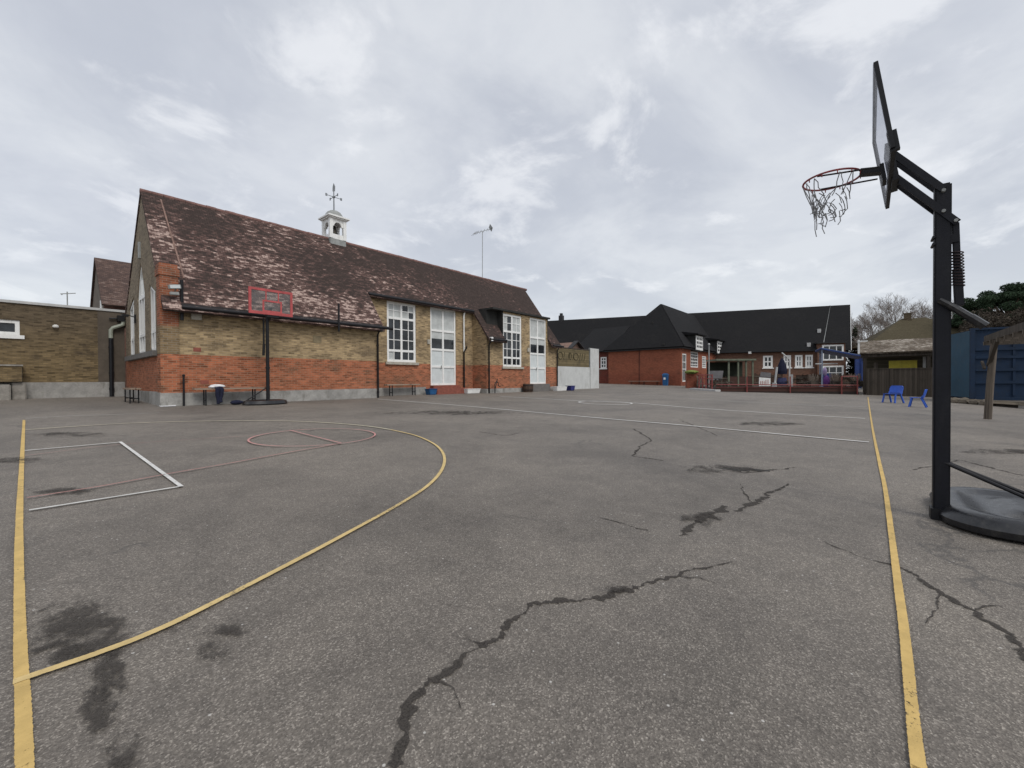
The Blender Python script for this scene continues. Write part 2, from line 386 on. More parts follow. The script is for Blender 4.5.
class MB:
    def __init__(self): self.v = []; self.f = []; self.mi = []; self.uv = {}; self.cur = 0

    def add(self, vs, fs):
        o = len(self.v); self.v += [Vector(p) for p in vs]
        for f in fs: self.f.append(tuple(o + i for i in f)); self.mi.append(self.cur)
        return self

    def box(self, x0, x1, y0, y1, z0, z1):
        vs = [(x, y, z) for z in (z0, z1) for y in (y0, y1) for x in (x0, x1)]
        return self.add(vs, [(0, 2, 3, 1), (4, 5, 7, 6), (0, 1, 5, 4), (2, 6, 7, 3), (0, 4, 6, 2), (1, 3, 7, 5)])

    def bar(self, a, b, w, h=None, up=None):
        """square bar from a to b, w wide, h high"""
        a = Vector(a); b = Vector(b); h = h or w; d = (b - a).normalized()
        up = Vector(up) if up else (Z if abs(d.z) < .95 else Vector((1, 0, 0)))
        s = d.cross(up).normalized(); u = s.cross(d).normalized()
        vs = [p + s * (sx * w / 2) + u * (sz * h / 2) for p in (a, b) for sz in (-1, 1) for sx in (-1, 1)]
        return self.add(vs, [(0, 2, 3, 1), (4, 5, 7, 6), (0, 1, 5, 4), (2, 6, 7, 3), (0, 4, 6, 2), (1, 3, 7, 5)])

    def tube(self, pts, r, n=8, cap=True):
        pts = [Vector(p) for p in pts]; rs = r if isinstance(r, (list, tuple)) else [r] * len(pts)
        o = len(self.v); prev = None
        for i, p in enumerate(pts):
            d = (pts[min(i + 1, len(pts) - 1)] - pts[max(i - 1, 0)]).normalized()
            if prev is None:
                ref = Z if abs(d.z) < .9 else Vector((1, 0, 0)); s = d.cross(ref).normalized()
            else: s = (prev - d * prev.dot(d)).normalized()
            prev = s; u = s.cross(d)
            for k in range(n):
                a = 2 * math.pi * k / n; self.v.append(p + (s * math.cos(a) + u * math.sin(a)) * rs[i])
        for i in range(len(pts) - 1):
            for k in range(n):
                a = o + i * n + k; b = o + i * n + (k + 1) % n
                self.f.append((a, b, b + n, a + n)); self.mi.append(self.cur)
        if cap:
            self.f.append(tuple(o + k for k in range(n))[::-1]); self.mi.append(self.cur)
            e = o + (len(pts) - 1) * n; self.f.append(tuple(e + k for k in range(n))); self.mi.append(self.cur)
        return self

    def lathe(self, c, prof, n=24, start=0., sx=1., sy=1.):
        c = Vector(c); o = len(self.v)
        for r, z in prof:
            for k in range(n):
                a = start + 2 * math.pi * k / n; self.v.append(c + Vector((r * math.cos(a) * sx, r * math.sin(a) * sy, z)))
        for i in range(len(prof) - 1):
            for k in range(n):
                a = o + i * n + k; b = o + i * n + (k + 1) % n
                self.f.append((a, b, b + n, a + n)); self.mi.append(self.cur)
        self.f.append(tuple(o + k for k in range(n))[::-1]); self.mi.append(self.cur)
        e = o + (len(prof) - 1) * n; self.f.append(tuple(e + k for k in range(n))); self.mi.append(self.cur)
        return self

    def slab(self, pts, ext):
        """planar polygon (may be concave) given thickness along ext"""
        pts = [Vector(p) for p in pts]; ext = Vector(ext); n = len(pts)
        tris = tessellate_polygon([pts])
        self.add(pts + [p + ext for p in pts], [tuple(t) for t in tris] + [tuple(i + n for i in t)[::-1] for t in tris] +
                 [(i, (i + 1) % n, (i + 1) % n + n, i + n) for i in range(n)])
        return self

    def wall(self, fr, outer, holes=(), reveal=.12):
        O, U, N = fr
        P = lambda s, z, n=0.: O + U * s + Z * z + N * n
        loops = [[Vector((s, z, 0)) for s, z in outer]] + [[Vector((s, z, 0)) for s, z in h] for h in holes]
        flat = [q for l in loops for q in l]
        tris = tessellate_polygon(loops)
        self.add([P(q.x, q.y) for q in flat], [tuple(t) for t in tris])
        for h in holes:
            k = len(h); self.add([P(s, z) for s, z in h] + [P(s, z, -reveal) for s, z in h], [(i, (i + 1) % k, (i + 1) % k + k, i + k) for i in range(k)])
        return self

    def wbox(self, fr, s0, s1, z0, z1, n0, n1):
        O, U, N = fr
        vs = [O + U * s + Z * z + N * n for z in (z0, z1) for n in (n0, n1) for s in (s0, s1)]
        return self.add(vs, [(0, 2, 3, 1), (4, 5, 7, 6), (0, 1, 5, 4), (2, 6, 7, 3), (0, 4, 6, 2), (1, 3, 7, 5)])

    def build(self, name, mat, parent=None, smooth=False, bevel=0., local=False, fix=True):
        me = bpy.data.meshes.new(name)
        o3 = Vector((0, 0, 0)) if (local or parent is None) else ORI[parent.name]
        me.from_pydata([tuple(p - o3) for p in self.v], [], self.f)
        mats = mat if isinstance(mat, (list, tuple)) else [mat]
        for m in mats: me.materials.append(m)
        for p, i in zip(me.polygons, self.mi): p.material_index = i
        if fix or bevel:
            bm = bmesh.new(); bm.from_mesh(me)
            if fix: bmesh.ops.recalc_face_normals(bm, faces=bm.faces)
            if bevel:
                bmesh.ops.bevel(bm, geom=[e for e in bm.edges if len(e.link_faces) == 2 and e.calc_face_angle(0) > .6], offset=bevel, segments=2, affect='EDGES', clamp_overlap=True)
            bm.to_mesh(me); bm.free()
        if smooth:
            for p in me.polygons: p.use_smooth = True
            try: me.set_sharp_from_angle(angle=math.radians(40))
            except Exception: pass
        ob = bpy.data.objects.new(name, me); COL.objects.link(ob)
        if parent is not None: ob.parent = parent
        ORI[ob.name] = o3
        return ob


def thing(name, label, cat, loc, rz=0., group=None):
    o = bpy.data.objects.new(name, None); COL.objects.link(o); o.empty_display_size = .2
    o.location = loc; o.rotation_euler = (0, 0, rz); ORI[o.name] = Vector(loc)
    o['label'] = label; o['category'] = cat
    if group: o['group'] = group
    return o


def tag(o, label, cat, group=None):
    o['label'] = label; o['category'] = cat
    if group: o['group'] = group
    return o


def struct(o): o['kind'] = 'structure'; return o


def children(o): return [c for c in bpy.data.objects if c.parent == o]


def copy_tree(o, parent=None):
    c = o.copy(); COL.objects.link(c); c.parent = parent
    ORI[c.name] = ORI.get(o.name, Vector((0, 0, 0)))
    for ch in children(o): copy_tree(ch, c)
    return c


def FX(y): return (Vector((0, y, 0)), Vector((1, 0, 0)), Vector((0, -1, 0)))     # wall along u facing -v; s = u
def FY(x): return (Vector((x, 0, 0)), Vector((0, 1, 0)), Vector((-1, 0, 0)))     # wall along v facing -u; s = v


def rect(s0, s1, z0, z1): return [(s0, z0), (s1, z0), (s1, z1), (s0, z1)]


# ------------------------------------------------------------------ ground
def build_ground():
    ys = [-700, -300, -100, -40, -12, 0, 10, 20, 40, 60, 100, 300, 900]
    xs = [-700, -300, -100, -30, 0, 20, 40, 60, 100, 300, 1000]
    mb = MB(); vs = [(x, y, gz(x, y)) for y in ys for x in xs]; n = len(xs)
    mb.add(vs, [(j * n + i, j * n + i + 1, (j + 1) * n + i + 1, (j + 1) * n + i) for j in range(len(ys) - 1) for i in range(n - 1)])
    o = mb.build('playground', M_asphalt); struct(o)


build_ground()


def strip(name, pts, w, mat, lift, sub=1, jitter=0.):
    """flat ribbon on the ground along pts; w one width or one per point"""
    P = [Vector((p[0], p[1], 0)) for p in pts]
    W = list(w) if isinstance(w, (list, tuple)) else [w] * len(P)
    if sub > 1:
        Q = []; WW = []
        for i in range(len(P) - 1):
            p0, p1, p2, p3 = P[max(i - 1, 0)], P[i], P[i + 1], P[min(i + 2, len(P) - 1)]
            for k in range(sub):
                t = k / sub
                q = .5 * ((2 * p1) + (p2 - p0) * t + (2 * p0 - 5 * p1 + 4 * p2 - p3) * t * t + (3 * p1 - p0 - 3 * p2 + p3) * t ** 3)
                Q.append(q); WW.append(W[i] * (1 - t) + W[i + 1] * t)
        Q.append(P[-1]); WW.append(W[-1]); P, W = Q, WW
    if jitter:
        for i in range(1, len(P) - 1):
            P[i] = P[i] + Vector((rnd.uniform(-1, 1), rnd.uniform(-1, 1), 0)) * jitter * W[i]
    vs = []; uv = []; L = 0
    for i, p in enumerate(P):
        d = (P[min(i + 1, len(P) - 1)] - P[max(i - 1, 0)]).normalized(); s = Vector((-d.y, d.x, 0))
        if i: L += (P[i] - P[i - 1]).length
        for sg in (-1, 1):
            q = p + s * (sg * W[i] / 2); vs.append((q.x, q.y, gz(q.x, q.y) + lift)); uv.append((L, (sg + 1) / 2))
    fs = [(2 * i, 2 * i + 2, 2 * i + 3, 2 * i + 1) for i in range(len(P) - 1)]
    me = bpy.data.meshes.new(name); me.from_pydata(vs, [], fs); me.materials.append(mat)
    ul = me.uv_layers.new(name='UVMap')
    for lp in me.loops: ul.data[lp.index].uv = uv[lp.vertex_index]
    o = bpy.data.objects.new(name, me); COL.objects.link(o); struct(o); return o


LY, LA, LW, LP, LC, LS = .012, .014, .016, .020, .004, .008
# goal line and touch line (they meet at a right angle beside the camera)
strip('painted_goal_line', [(0.0, -1.0)] + [tuple(G(x, y)[:2]) for x, y in ((24.6, 768), (20.2, 640), (19.2, 530), (21.5, 470), (24, 420.5))], .050, M_yellow, LY, 6)
strip('painted_touch_line', [(-1.0, -.19), (1.6, -.145)] + [tuple(G(x, y)[:2]) for x, y in ((918.2, 768), (905, 640), (897.5, 582), (885.2, 490), (878.8, 460), (871.9, 425), (868.4, 401))] + [(35.5, -.02)], .048, M_yellow, LY, 6)
# the D of the goal area
ARC = [(-.035, 2.552), (0.05, 2.549), (.218, 2.541), (.376, 2.555), (.583, 2.614), (1.178, 2.847), (1.632, 3.04), (2.29, 3.337), (2.921, 3.69), (3.558, 4.22), (4.14, 4.90), (4.62, 5.72), (4.98, 6.75), (5.10, 7.75)]
strip('painted_goal_area_arc', ARC, .050, M_yellow_arc, LA, 6)
strip('painted_goal_area_arc', [(5.10, 7.75), (5.06, 8.6), (4.78, 9.65), (4.40, 10.45), (3.93, 11.12), (2.75, 12.11), (1.42, 12.70), (.04, 12.62)], .07, M_palearc, LA, 6)
# white box
strip('painted_goal_box', [(0.03, 5.51), (1.09, 5.50)], .042, M_wline, LW)
strip('painted_goal_box', [(1.075, 5.48), (1.06, 9.52)], .05, M_wline, LW + .004)
strip('painted_goal_box', [(1.05, 9.50), (0.02, 9.48)], .050, M_wline, LW)
# old lines
strip('painted_pink_line', [(.02, 6.03), (.52, 6.08), (1.12, 6.25), (1.77, 6.39), (2.5, 6.6), (3.5, 6.83)], .035, M_pink, LP, 3)
strip('painted_pink_line', [(.02, 8.9), (1.02, 9.19), (2.46, 8.86), (2.9, 8.75)], .02, M_pink, LP, 3)
RING = []
for k in range(37):
    a = 2 * math.pi * k / 36; RING.append((3.56 + 1.06 * math.cos(a), 7.88 + 1.08 * math.sin(a)))
strip('painted_free_throw_ring', RING, [.04 if (7 < k < 22 or k > 31 or k < 3) else .028 for k in range(37)], M_pinkstrong, LP + .004, 2)
strip('painted_pink_line', [(3.55, 9.0), (3.51, 6.80)], .035, M_pinkstrong, LP + .008)
strip('painted_white_line', [tuple(G(x, y)[:2]) for x, y in ((378, 399.4), (450, 405), (520, 411.3), (610, 419.4), (690, 426.2), (780, 434.7), (869, 442.7))], .10, M_wline, LW, 2)
strip('painted_white_line', [tuple(G(x, y)[:2]) for x, y in ((500, 396.6), (578, 401), (634, 403.2), (690, 408), (780, 414), (865, 418.9))], .135, M_wline, LW, 2)
strip('painted_white_line', [tuple(G(x, y)[:2]) for x, y in ((690, 399), (740, 402), (800, 405), (830, 406), (866, 407))], .11, M_wline_old, LW, 2)
strip('painted_white_line', [tuple(G(x, y)[:2]) for x, y in ((26, 419), (72, 416.3), (110, 415.3), (160, 413.2))], .05, M_wline_old, LW, 2)
CIR = []
for k in range(33):
    a = 2 * math.pi * k / 32; CIR.append((16.5 + 1.12 * math.cos(a), 8.72 + 1.12 * math.sin(a)))
strip('painted_centre_circle', CIR, .10, M_wline, LW + .004, 2)
for x0, y0, x1, y1 in ((620, 394.4, 690, 398), (735, 395.5, 790, 397), (700, 393.5, 735, 394.2), (560, 392.5, 600, 394)):
    strip('painted_white_line', [tuple(G(x0, y0)[:2]), tuple(G(x1, y1)[:2])], .06, M_wline_old, LW)


def crack(pts, mat=None, name='asphalt_crack', lift=LC, seed=0, branch=True):
    """an open crack: a fractal ribbon whose two edges wander independently, with fine side branches"""
    mat = mat or M_crack
    P = [G(x, y) for x, y, w in pts]; W = [w / FPX * (p - EYE).dot(_fw) * .95 for (x, y, w), p in zip(pts, P)]
    off = Vector((pts[0][0] * .37, pts[0][1] * .71, seed * 3.1))
    fb = lambda q, f: mnoise.noise(Vector((q.x * f, q.y * f, 0)) + off)
    c, wl, wr, dirs = [], [], [], []
    for a in range(len(P) - 1):
        L = (P[a + 1] - P[a]).length; d = (P[a + 1] - P[a]); d.z = 0; d.normalize(); sd = Vector((-d.y, d.x, 0))
        n = max(3, min(70, int(L / .014)))
        for k in range(n):
            t = k / n; q = P[a].lerp(P[a + 1], t); w = W[a] * (1 - t) + W[a + 1] * t
            m_ = .5 + .5 * min(1, 6 * min(t + a, len(P) - 1 - a - t))
            dev = (fb(q, 5) * .055 + fb(q, 16) * .028 + fb(q + Z, 45) * .012) * m_ * min(1.0, .35 + w * 12)
            c.append(q + sd * dev); dirs.append(sd)
            base = .5 * w
            wl.append(max(.12 * base, base * (.75 + 1.1 * fb(q + Z * 5, 9) + .9 * fb(q + Z * 7, 34) + .8 * fb(q + Z * 2, 90))))
            wr.append(max(.12 * base, base * (.75 + 1.1 * fb(q + Z * 9, 9) + .9 * fb(q + Z * 11, 34) + .8 * fb(q + Z * 3, 90))))
    vs, uv = [], []
    for q, l, r_, sd in zip(c, wl, wr, dirs):
        for p, v in ((q - sd * l, 0.), (q, .5), (q + sd * r_, 1.)): vs.append((p.x, p.y, gz(p.x, p.y) + lift)); uv.append((0, v))
    fs = []
    for k in range(len(c) - 1):
        o = 3 * k; fs += [(o, o + 3, o + 4, o + 1), (o + 1, o + 4, o + 5, o + 2)]
    me = bpy.data.meshes.new(name); me.from_pydata(vs, [], fs); me.materials.append(mat)
    ul = me.uv_layers.new(name='UVMap')
    for lp in me.loops: ul.data[lp.index].uv = uv[lp.vertex_index]
    o = bpy.data.objects.new(name, me); COL.objects.link(o); struct(o)


crack([(390, 778, 17), (394, 764, 16), (404, 729, 15), (414, 698, 15), (440, 678, 14), (465, 660, 13), (485, 643, 12), (512, 620, 12), (537, 605, 13), (578, 602, 11), (606, 596, 13), (628, 590, 11), (655, 582, 7), (679, 576, 5), (705, 567, 3), (735, 562, 2)])
crack([(680, 536, 10), (701, 519, 15), (714, 512, 13), (726, 506, 6)])
crack([(734, 511, 4), (754, 504, 8), (768, 494, 6), (790, 484, 2)])
crack([(825, 542, 2), (856, 556, 2), (891, 564, 3), (921, 577, 6), (941, 595, 7), (977, 612, 8), (1007, 635, 10), (1026, 655, 12), (1070, 700, 14)])
for b in ([(440, 678, 3), (455, 690, 2), (462, 712, 1)], [(485, 643, 3), (470, 640, 2), (458, 630, 1)], [(941, 595, 3), (936, 612, 2), (926, 626, 1)], [(977, 612, 3), (990, 606, 2), (1004, 606, 1)], [(679, 576, 2), (700, 578, 1.5), (722, 586, 1)], [(754, 504, 2), (744, 494, 1.5), (741, 484, 1)]):
    crack(b, M_crackthin, lift=LC + .0008)
crack([(633, 429, 2), (653, 440, 2.5), (640, 447, 2), (632, 456, 3), (664, 461, 2)], M_crackthin)
crack([(600, 518, 2), (625, 525, 2), (650, 531, 1.5)], M_crackthin)
crack([(722, 470, 3), (745, 473, 2.5), (775, 470, 3), (800, 467, 1.5)], M_crackthin)
crack([(912, 470, 2), (960, 460, 3), (1024, 476, 3)], M_crackthin)
crack([(680, 420, 2), (700, 428, 1.5), (718, 436, 1.5)], M_crackthin)
crack([(480, 432, 2), (505, 436, 2), (520, 433, 1.5)], M_crackthin)
def stain(px, py, rx, ry, mat=None, rot=0.):
    """irregular damp patch: a flat disc whose edge is broken up by the material"""
    c = G(px, py); a = G(px + rx, py) - c; b = G(px, py - ry) - c; n = 40; vs, uv = [], []
    for f in (0., .5, 1.):
        for k in range(n):
            an = 2 * math.pi * k / n; q = c + (a * math.cos(an) + b * math.sin(an)) * f
            vs.append((q.x, q.y, gz(q.x, q.y) + LS + stain.k * .0006)); uv.append((0, .5 * (1 - f)))
    stain.k += 1
    fs = [(i * n + k, i * n + (k + 1) % n, (i + 1) * n + (k + 1) % n, (i + 1) * n + k) for i in range(2) for k in range(n)]
    fs.append(tuple(range(n)))
    me = bpy.data.meshes.new('damp_stain'); me.from_pydata(vs, [], fs); me.materials.append(mat or M_stain)
    ul = me.uv_layers.new(name='UVMap')
    for lp in me.loops: ul.data[lp.index].uv = uv[lp.vertex_index]
    o = bpy.data.objects.new('damp_stain', me); COL.objects.link(o); struct(o)


stain.k = 0
for q in ((80, 628, 80, 40), (60, 655, 50, 22), (108, 680, 34, 34), (102, 712, 36, 36), (124, 748, 34, 42), (214, 652, 34, 18), (200, 632, 70, 12), (60, 492, 60, 7), (20, 461, 60, 5), (1000, 452, 60, 5), (720, 469, 70, 6), (450, 413, 110, 3), (80, 435, 80, 4), (770, 424, 60, 3), (704, 520, 36, 10), (630, 592, 44, 7)): stain(*q)
# drain cover slots set in the asphalt
mb = MB()
for x in (728, 736, 748, 756):
    p = G(x, 469.5); mb.box(p.x - .02, p.x + .02, p.y - .16, p.y + .16, p.z - .02, p.z + .006)
tag(mb.build('drain_cover', plain('drain_iron', (.05, .047, .043), .8, .2, 10)), 'small dark slotted iron drain cover set in the cracked asphalt', 'drain')

# ------------------------------------------------------------------ windows and doors
def glazed(parent, fr, s0, s1, z0, z1, cols, rows, kind='window', depth=.07, fw=.10, bar=.045, heavy_c=(), heavy_r=(), pale=(), frost=(), halfpale=(), sill=None, sillmat=None, sill_out=.1, bars=None):
    """rectangular white window or door; cols/rows are cumulative fractions of the pane edges"""
    mb = MB(); n0, n1 = -depth - .05, -depth + .03
    mb.wbox(fr, s0, s0 + fw, z0, z1, n0, n1); mb.wbox(fr, s1 - fw, s1, z0, z1, n0, n1)
    mb.wbox(fr, s0 + fw, s1 - fw, z0, z0 + fw, n0, n1); mb.wbox(fr, s0 + fw, s1 - fw, z1 - fw, z1, n0, n1)
    S = lambda f: s0 + (s1 - s0) * f
    H = lambda f: z0 + (z1 - z0) * f
    for i, c in enumerate(cols):
        w = .12 if i in heavy_c else bar
        mb.wbox(fr, S(c) - w / 2, S(c) + w / 2, z0 + fw, z1 - fw, n0 + .004, n1 - (.003 if i in heavy_c else .022))
    for i, c in enumerate(rows):
        w = .12 if i in heavy_r else bar
        mb.wbox(fr, s0 + fw, s1 - fw, H(c) - w / 2, H(c) + w / 2, n0 + .007, n1 - (.006 if i in heavy_r else .026))
    w = mb.build(kind, M_white, parent)
    cc = [0] + list(cols) + [1]; rr = [0] + list(rows) + [1]
    g = MB(); g.wbox(fr, s0 + fw * .5, s1 - fw * .5, z0 + fw * .5, z1 - fw * .5, -depth - .035, -depth - .028)
    g.build('pane', M_glass, w)
    for j in range(len(rr) - 1):
        for i in range(len(cc) - 1):
            a, b, c, d = S(cc[i]), S(cc[i + 1]), H(rr[j]), H(rr[j + 1])
            a = max(a, s0 + fw * .6); b = min(b, s1 - fw * .6); c = max(c, z0 + fw * .6); d = min(d, z1 - fw * .6)
            x = MB()
            if (i, j) in pale: x.wbox(fr, a, b, c, d, -depth - .028, -depth - .024); x.build('blind', M_blind, w)
            elif (i, j) in halfpale: x.wbox(fr, a, b, d - (d - c) * .42, d, -depth - .028, -depth - .024); x.build('blind', M_blind, w)
            elif (i, j) in frost: x.wbox(fr, a, b, c, d, -depth - .028, -depth - .022); x.build('frosted_panel', M_frost, w)
    if sill is not None:
        sb = MB(); sb.wbox(fr, s0 - .12, s1 + .12, z0 - .14, z0 - .003, -depth - .02, sill_out); sb.build('sill', sillmat or M_stone, w)
    return w


# ------------------------------------------------------------------ the school hall
VW, VR, UG = 17.73, 18.95, 3.02          # front wall, recessed wall, gable plane
ZE, PITCHK, VRIDGE = 4.0, 1.345, 20.95
UEND = 26.03
zr = lambda v: ZE + PITCHK * (v - VW)
hall = thing('school_hall', 'long low Victorian brick school hall with lichen covered clay roof and white bell cupola', 'building', (14.5, 21.2, gz(0, 21.2)))
fA, fR, fGb = FX(VW), FX(VR), FY(UG)
m = mb = MB()
mb.wall(fA, [(UG, .1), (11.0, .1), (11.0, 4.05), (UG, 4.05)])
m.build('brick_wall', M_hall, hall); m = MB()
# bay with the window and the second door
bw = (19.95, 21.85, 2.1, 5.5); bd = (22.75, 24.65, .95, 5.53)
mb = m
mb.wall(fA, [(18.45, .1), (UEND, .1), (UEND, 4.0), (24.85, 4.0), (24.85, 5.6), (19.9, 5.6), (19.9, 4.05), (18.45, 4.05)], [rect(*bw), rect(*bd)])
mb.build('brick_wall', M_hall, hall)
mb = MB()
rw = (12.30, 14.12, 2.22, 5.38); rd = (15.12, 17.05, .95, 5.44)
mb.wall(fR, rect(11.0, 18.45, .1, 5.75), [rect(*rw), rect(*rd)])
fret = FY(18.45)
mb.wall(fret, [(VW, .1), (VR, .1), (VR, zr(VR) - .1), (VW, 3.95)])
mb.wall(FY(11.0), [(VW, .1), (VR, .1), (VR, zr(VR) - .1), (VW, 3.95)])
mb.build('recess_wall', M_hall, hall)
mb = MB()
VB = 25.0
LAN = [[(18.66, 2.32), (19.68, 2.32), (19.68, 4.75), (18.66, 4.35)],
       [(20.55, 2.32), (22.05, 2.32), (22.05, 4.55), (21.72, 5.25), (21.3, 5.85), (20.88, 5.25), (20.55, 4.55)],
       [(22.85, 2.32), (24.0, 2.32), (24.0, 4.35), (22.85, 4.75)]]
mb.wall(fGb, [(VW, .1), (VB, .1), (VB, 4.0), (VRIDGE, zr(VRIDGE) - .02), (VW, 4.0)], LAN, .16)
mb.build('gable_wall', M_gable, hall)
mb = MB(); mb.wall((Vector((UEND, 0, 0)), Vector((0, 1, 0)), Vector((1, 0, 0))), [(VW, .1), (VB, .1), (VB, 4.0), (VRIDGE, zr(VRIDGE) - .02), (VW, 4.0)])
mb.wall((Vector((0, VB, 0)), Vector((1, 0, 0)), Vector((0, 1, 0))), rect(UG, UEND, .1, 4.05))
mb.build('rear_wall', M_hall, hall)
# plinth
for q in ((fA, UG - .05, 11.03, .1, .865, 0, .05), (fGb, VW, VB, .1, .90, 0, .05), (fR, 11.03, 14.75, .1, .86, 0, .05), (fA, 18.40, 22.35, .1, .70, 0, .05), (fA, 25.1, UEND + .05, .1, .72, 0, .05), (fret, VW, VR, .1, .70, 0, .05)):
    m = MB(); m.wbox(*q); m.build('plinth', M_plinth, hall, bevel=.015)
# lancets
for i, L in enumerate(LAN):
    m = MB(); zs = [z for s, z in L]
    P = [fGb[0] + fGb[1] * s + Z * z + fGb[2] * (-.09) for s, z in L]
    cen = sum(P, Vector()) / len(P)
    for k in range(len(P)):
        a, b = P[k], P[(k + 1) % len(P)]
        inn = .05
        m.bar(a + (cen - a).normalized() * inn, b + (cen - b).normalized() * inn, .11, .13, up=(0, 0, 1) if abs((b - a).normalized().z) < .9 else (0, 1, 0))
    s0, s1 = L[0][0], L[1][0]; sm = (s0 + s1) / 2
    if i == 1:
        for s in (sm - .25, sm + .25): m.wbox(fGb, s - .035, s + .035, 2.35, 5.2, -.12, -.05)
        m.wbox(fGb, s0 + .05, s1 - .05, 4.45, 4.6, -.12, -.045)
    else:
        m.wbox(fGb, sm - .09, sm + .09, 2.35, 4.5, -.12, -.05)
    m.wbox(fGb, s0 + .05, s1 - .05, 2.98, 3.08, -.125, -.047)
    w = m.build('lancet_window', M_white, hall)
    g = MB(); g.slab([p + Vector((.03, 0, 0)) for p in P], (.01, 0, 0)); g.build('pane', M_glass, w)
    if i == 1:
        b = MB(); b.wbox(fGb, s0 + .08, s1 - .08, 4.62, 5.3, -.112, -.1); b.build('blind', M_frost, w)
m = MB(); m.wbox(fGb, 18.45, 24.3, 2.12, 2.318, -.1, .14); m.build('window_sill', M_darkstone, hall, bevel=.015)
m = MB(); m.wbox(fGb, 21.22, 21.38, 5.98, 6.6, 0, .06); m.build('gable_finial', M_lead, hall)
# corner pier with its kneeler
m = MB(); m.box(UG - .06, 3.46, VW - .09, VW + .40, .2, 2.16); m.build('pier_base', M_hall, hall)
m = MB(); m.box(UG - .06, 3.46, VW - .09, VW + .40, 2.162, 4.75)
m.box(UG - .09, 3.49, VW - .12, VW + .46, 4.75, 5.0); m.box(UG - .06, 3.45, VW - .05, VW + .48, 5.0, 5.16)
m.build('corner_pier', M_pier, hall, bevel=.012)
m = MB(); m.box(UG - .08, 3.52, VW - .11, VW - .0905, .2, .87); m.box(UG - .08, UG - .0605, VW - .09, VW + .42, .2, .88); m.build('pier_plinth', M_plinth, hall)
# roof
OV = .38
def rp(u, v, up=0.): return (u, v, zr(v) + .05 + up)
front = [(2.99, VW - OV), (11.12, VW - OV), (11.12, VR - .25), (18.30, VR - .25), (18.30, VW - OV), (19.86, VW - OV), (19.86, VW + 1.22), (24.87, VW + 1.22), (24.87, VW - OV), (26.12, VW - OV), (26.12, VRIDGE), (2.99, VRIDGE)]
nrm = Vector((0, -PITCHK, 1)).normalized()
m = MB(); m.slab([Vector(rp(u, v)) for u, v in front], nrm * .1)
back = [(2.99, VRIDGE), (26.12, VRIDGE), (26.12, VB + OV), (2.99, VB + OV)]
KB = (zr(VRIDGE) - ZE) / (VB - VRIDGE)
nb = Vector((0, KB, 1)).normalized()
m.slab([Vector((u, v, ZE + KB * (VB - v) + .05)) for u, v in back], nb * .1)
roof = m.build('roof', M_tile, hall)
m = MB(); u = 2.98
while u < 26.1:
    r = .10 + rnd.uniform(-.006, .006); zc = zr(VRIDGE) + .13 + rnd.uniform(-.008, .008)
    m.tube([(u, VRIDGE, zc), (u + .335, VRIDGE, zc)], r, 10); u += .345
m.build('ridge_tile', M_ridge, roof)
m = MB(); a = Vector(rp(3.55, VRIDGE - .15)) + nrm * .115; b = Vector(rp(3.72, VW + .55)) + nrm * .115
m.bar(a, b, .045, .03, up=nrm); m.build('verge_strip', M_mortar, roof)
# dormer roof, fascia and cheek over window and door of the bay
m = MB(); m.box(18.86, 24.98, VW - .16, VW + 1.45, 5.62, 5.74); m.build('dormer_roof', M_cheek, hall, bevel=.01)
m = MB(); m.slab([(19.88, VW - .02, 4.12), (19.88, VW + 1.25, 5.615), (19.88, VW - .02, 5.615)], (.09, 0, 0)); m.build('dormer_cheek', M_cheek, hall)
m = MB(); m.slab([(18.86, VW + .42, 4.72), (18.86, VW + 1.2, 5.615), (18.86, VW + .42, 5.615)], (.08, 0, 0)); m.build('dormer_cheek', M_cheek, hall)
m = MB(); m.slab([(18.9, VW + .40, 4.75), (19.9, VW + .40, 4.75), (19.9, VW + .40, 5.615), (18.9, VW + .40, 5.615)], (0, .06, 0)); m.build('dormer_cheek', M_cheek, hall)
m = MB(); m.slab([(24.80, VW - .02, 4.12), (24.80, VW + 1.25, 5.615), (24.80, VW - .02, 5.615)], (.07, 0, 0)); m.build('dormer_cheek', M_cheek, hall)
# fascias and gutters
for q in ((3.5, 11.05, VW - .30, VW - .26, 3.55, 3.86), (11.05, 18.40, VR - .20, VR - .16, 5.38, 5.62), (18.40, 19.90, VW - .30, VW - .26, 3.62, 3.86), (24.90, 26.05, VW - .30, VW - .26, 3.62, 3.86)):
    m = MB(); m.box(*q); m.build('fascia', M_darkfascia, hall)
for a, b, v, z in ((3.48, 11.55, VW - .40, 3.72), (11.1, 18.3, VR - .28, 5.50), (18.35, 19.86, VW - .40, 3.70), (24.95, 26.3, VW - .40, 3.70)):
    m = MB(); m.tube([(a, v, z), (b, v, z)], .075, 10); m.build('gutter', M_black, hall, smooth=True)
def downpipe(u, v, ztop, zbot, topmat=None, zsplit=None):
    m = MB(); m.tube([(u, v - .22, ztop), (u, v - .22, ztop - .1), (u, v, ztop - .35), (u, v, zbot)], .045, 8)
    z = zbot + .25
    while z < ztop - .5: m.tube([(u, v, z), (u, v, z + .06)], .06, 8); z += 1.1
    return m
downpipe(10.93, VW - .11, 3.75, gz(0, VW)).build('downpipe', M_black, hall, smooth=True)
m = MB(); m.box(10.84, 11.02, VW - .45, VW - .18, 3.52, 3.74); m.build('rain_hopper', M_black, hall, bevel=.02)
downpipe(18.55, VW - .11, 3.75, gz(0, VW)).build('downpipe', M_black, hall, smooth=True)
downpipe(25.92, VW - .11, 3.75, gz(0, VW)).build('downpipe', M_black, hall, smooth=True)
downpipe(17.62, VR - .10, 3.3, gz(0, VR)).build('downpipe', M_black, hall, smooth=True)
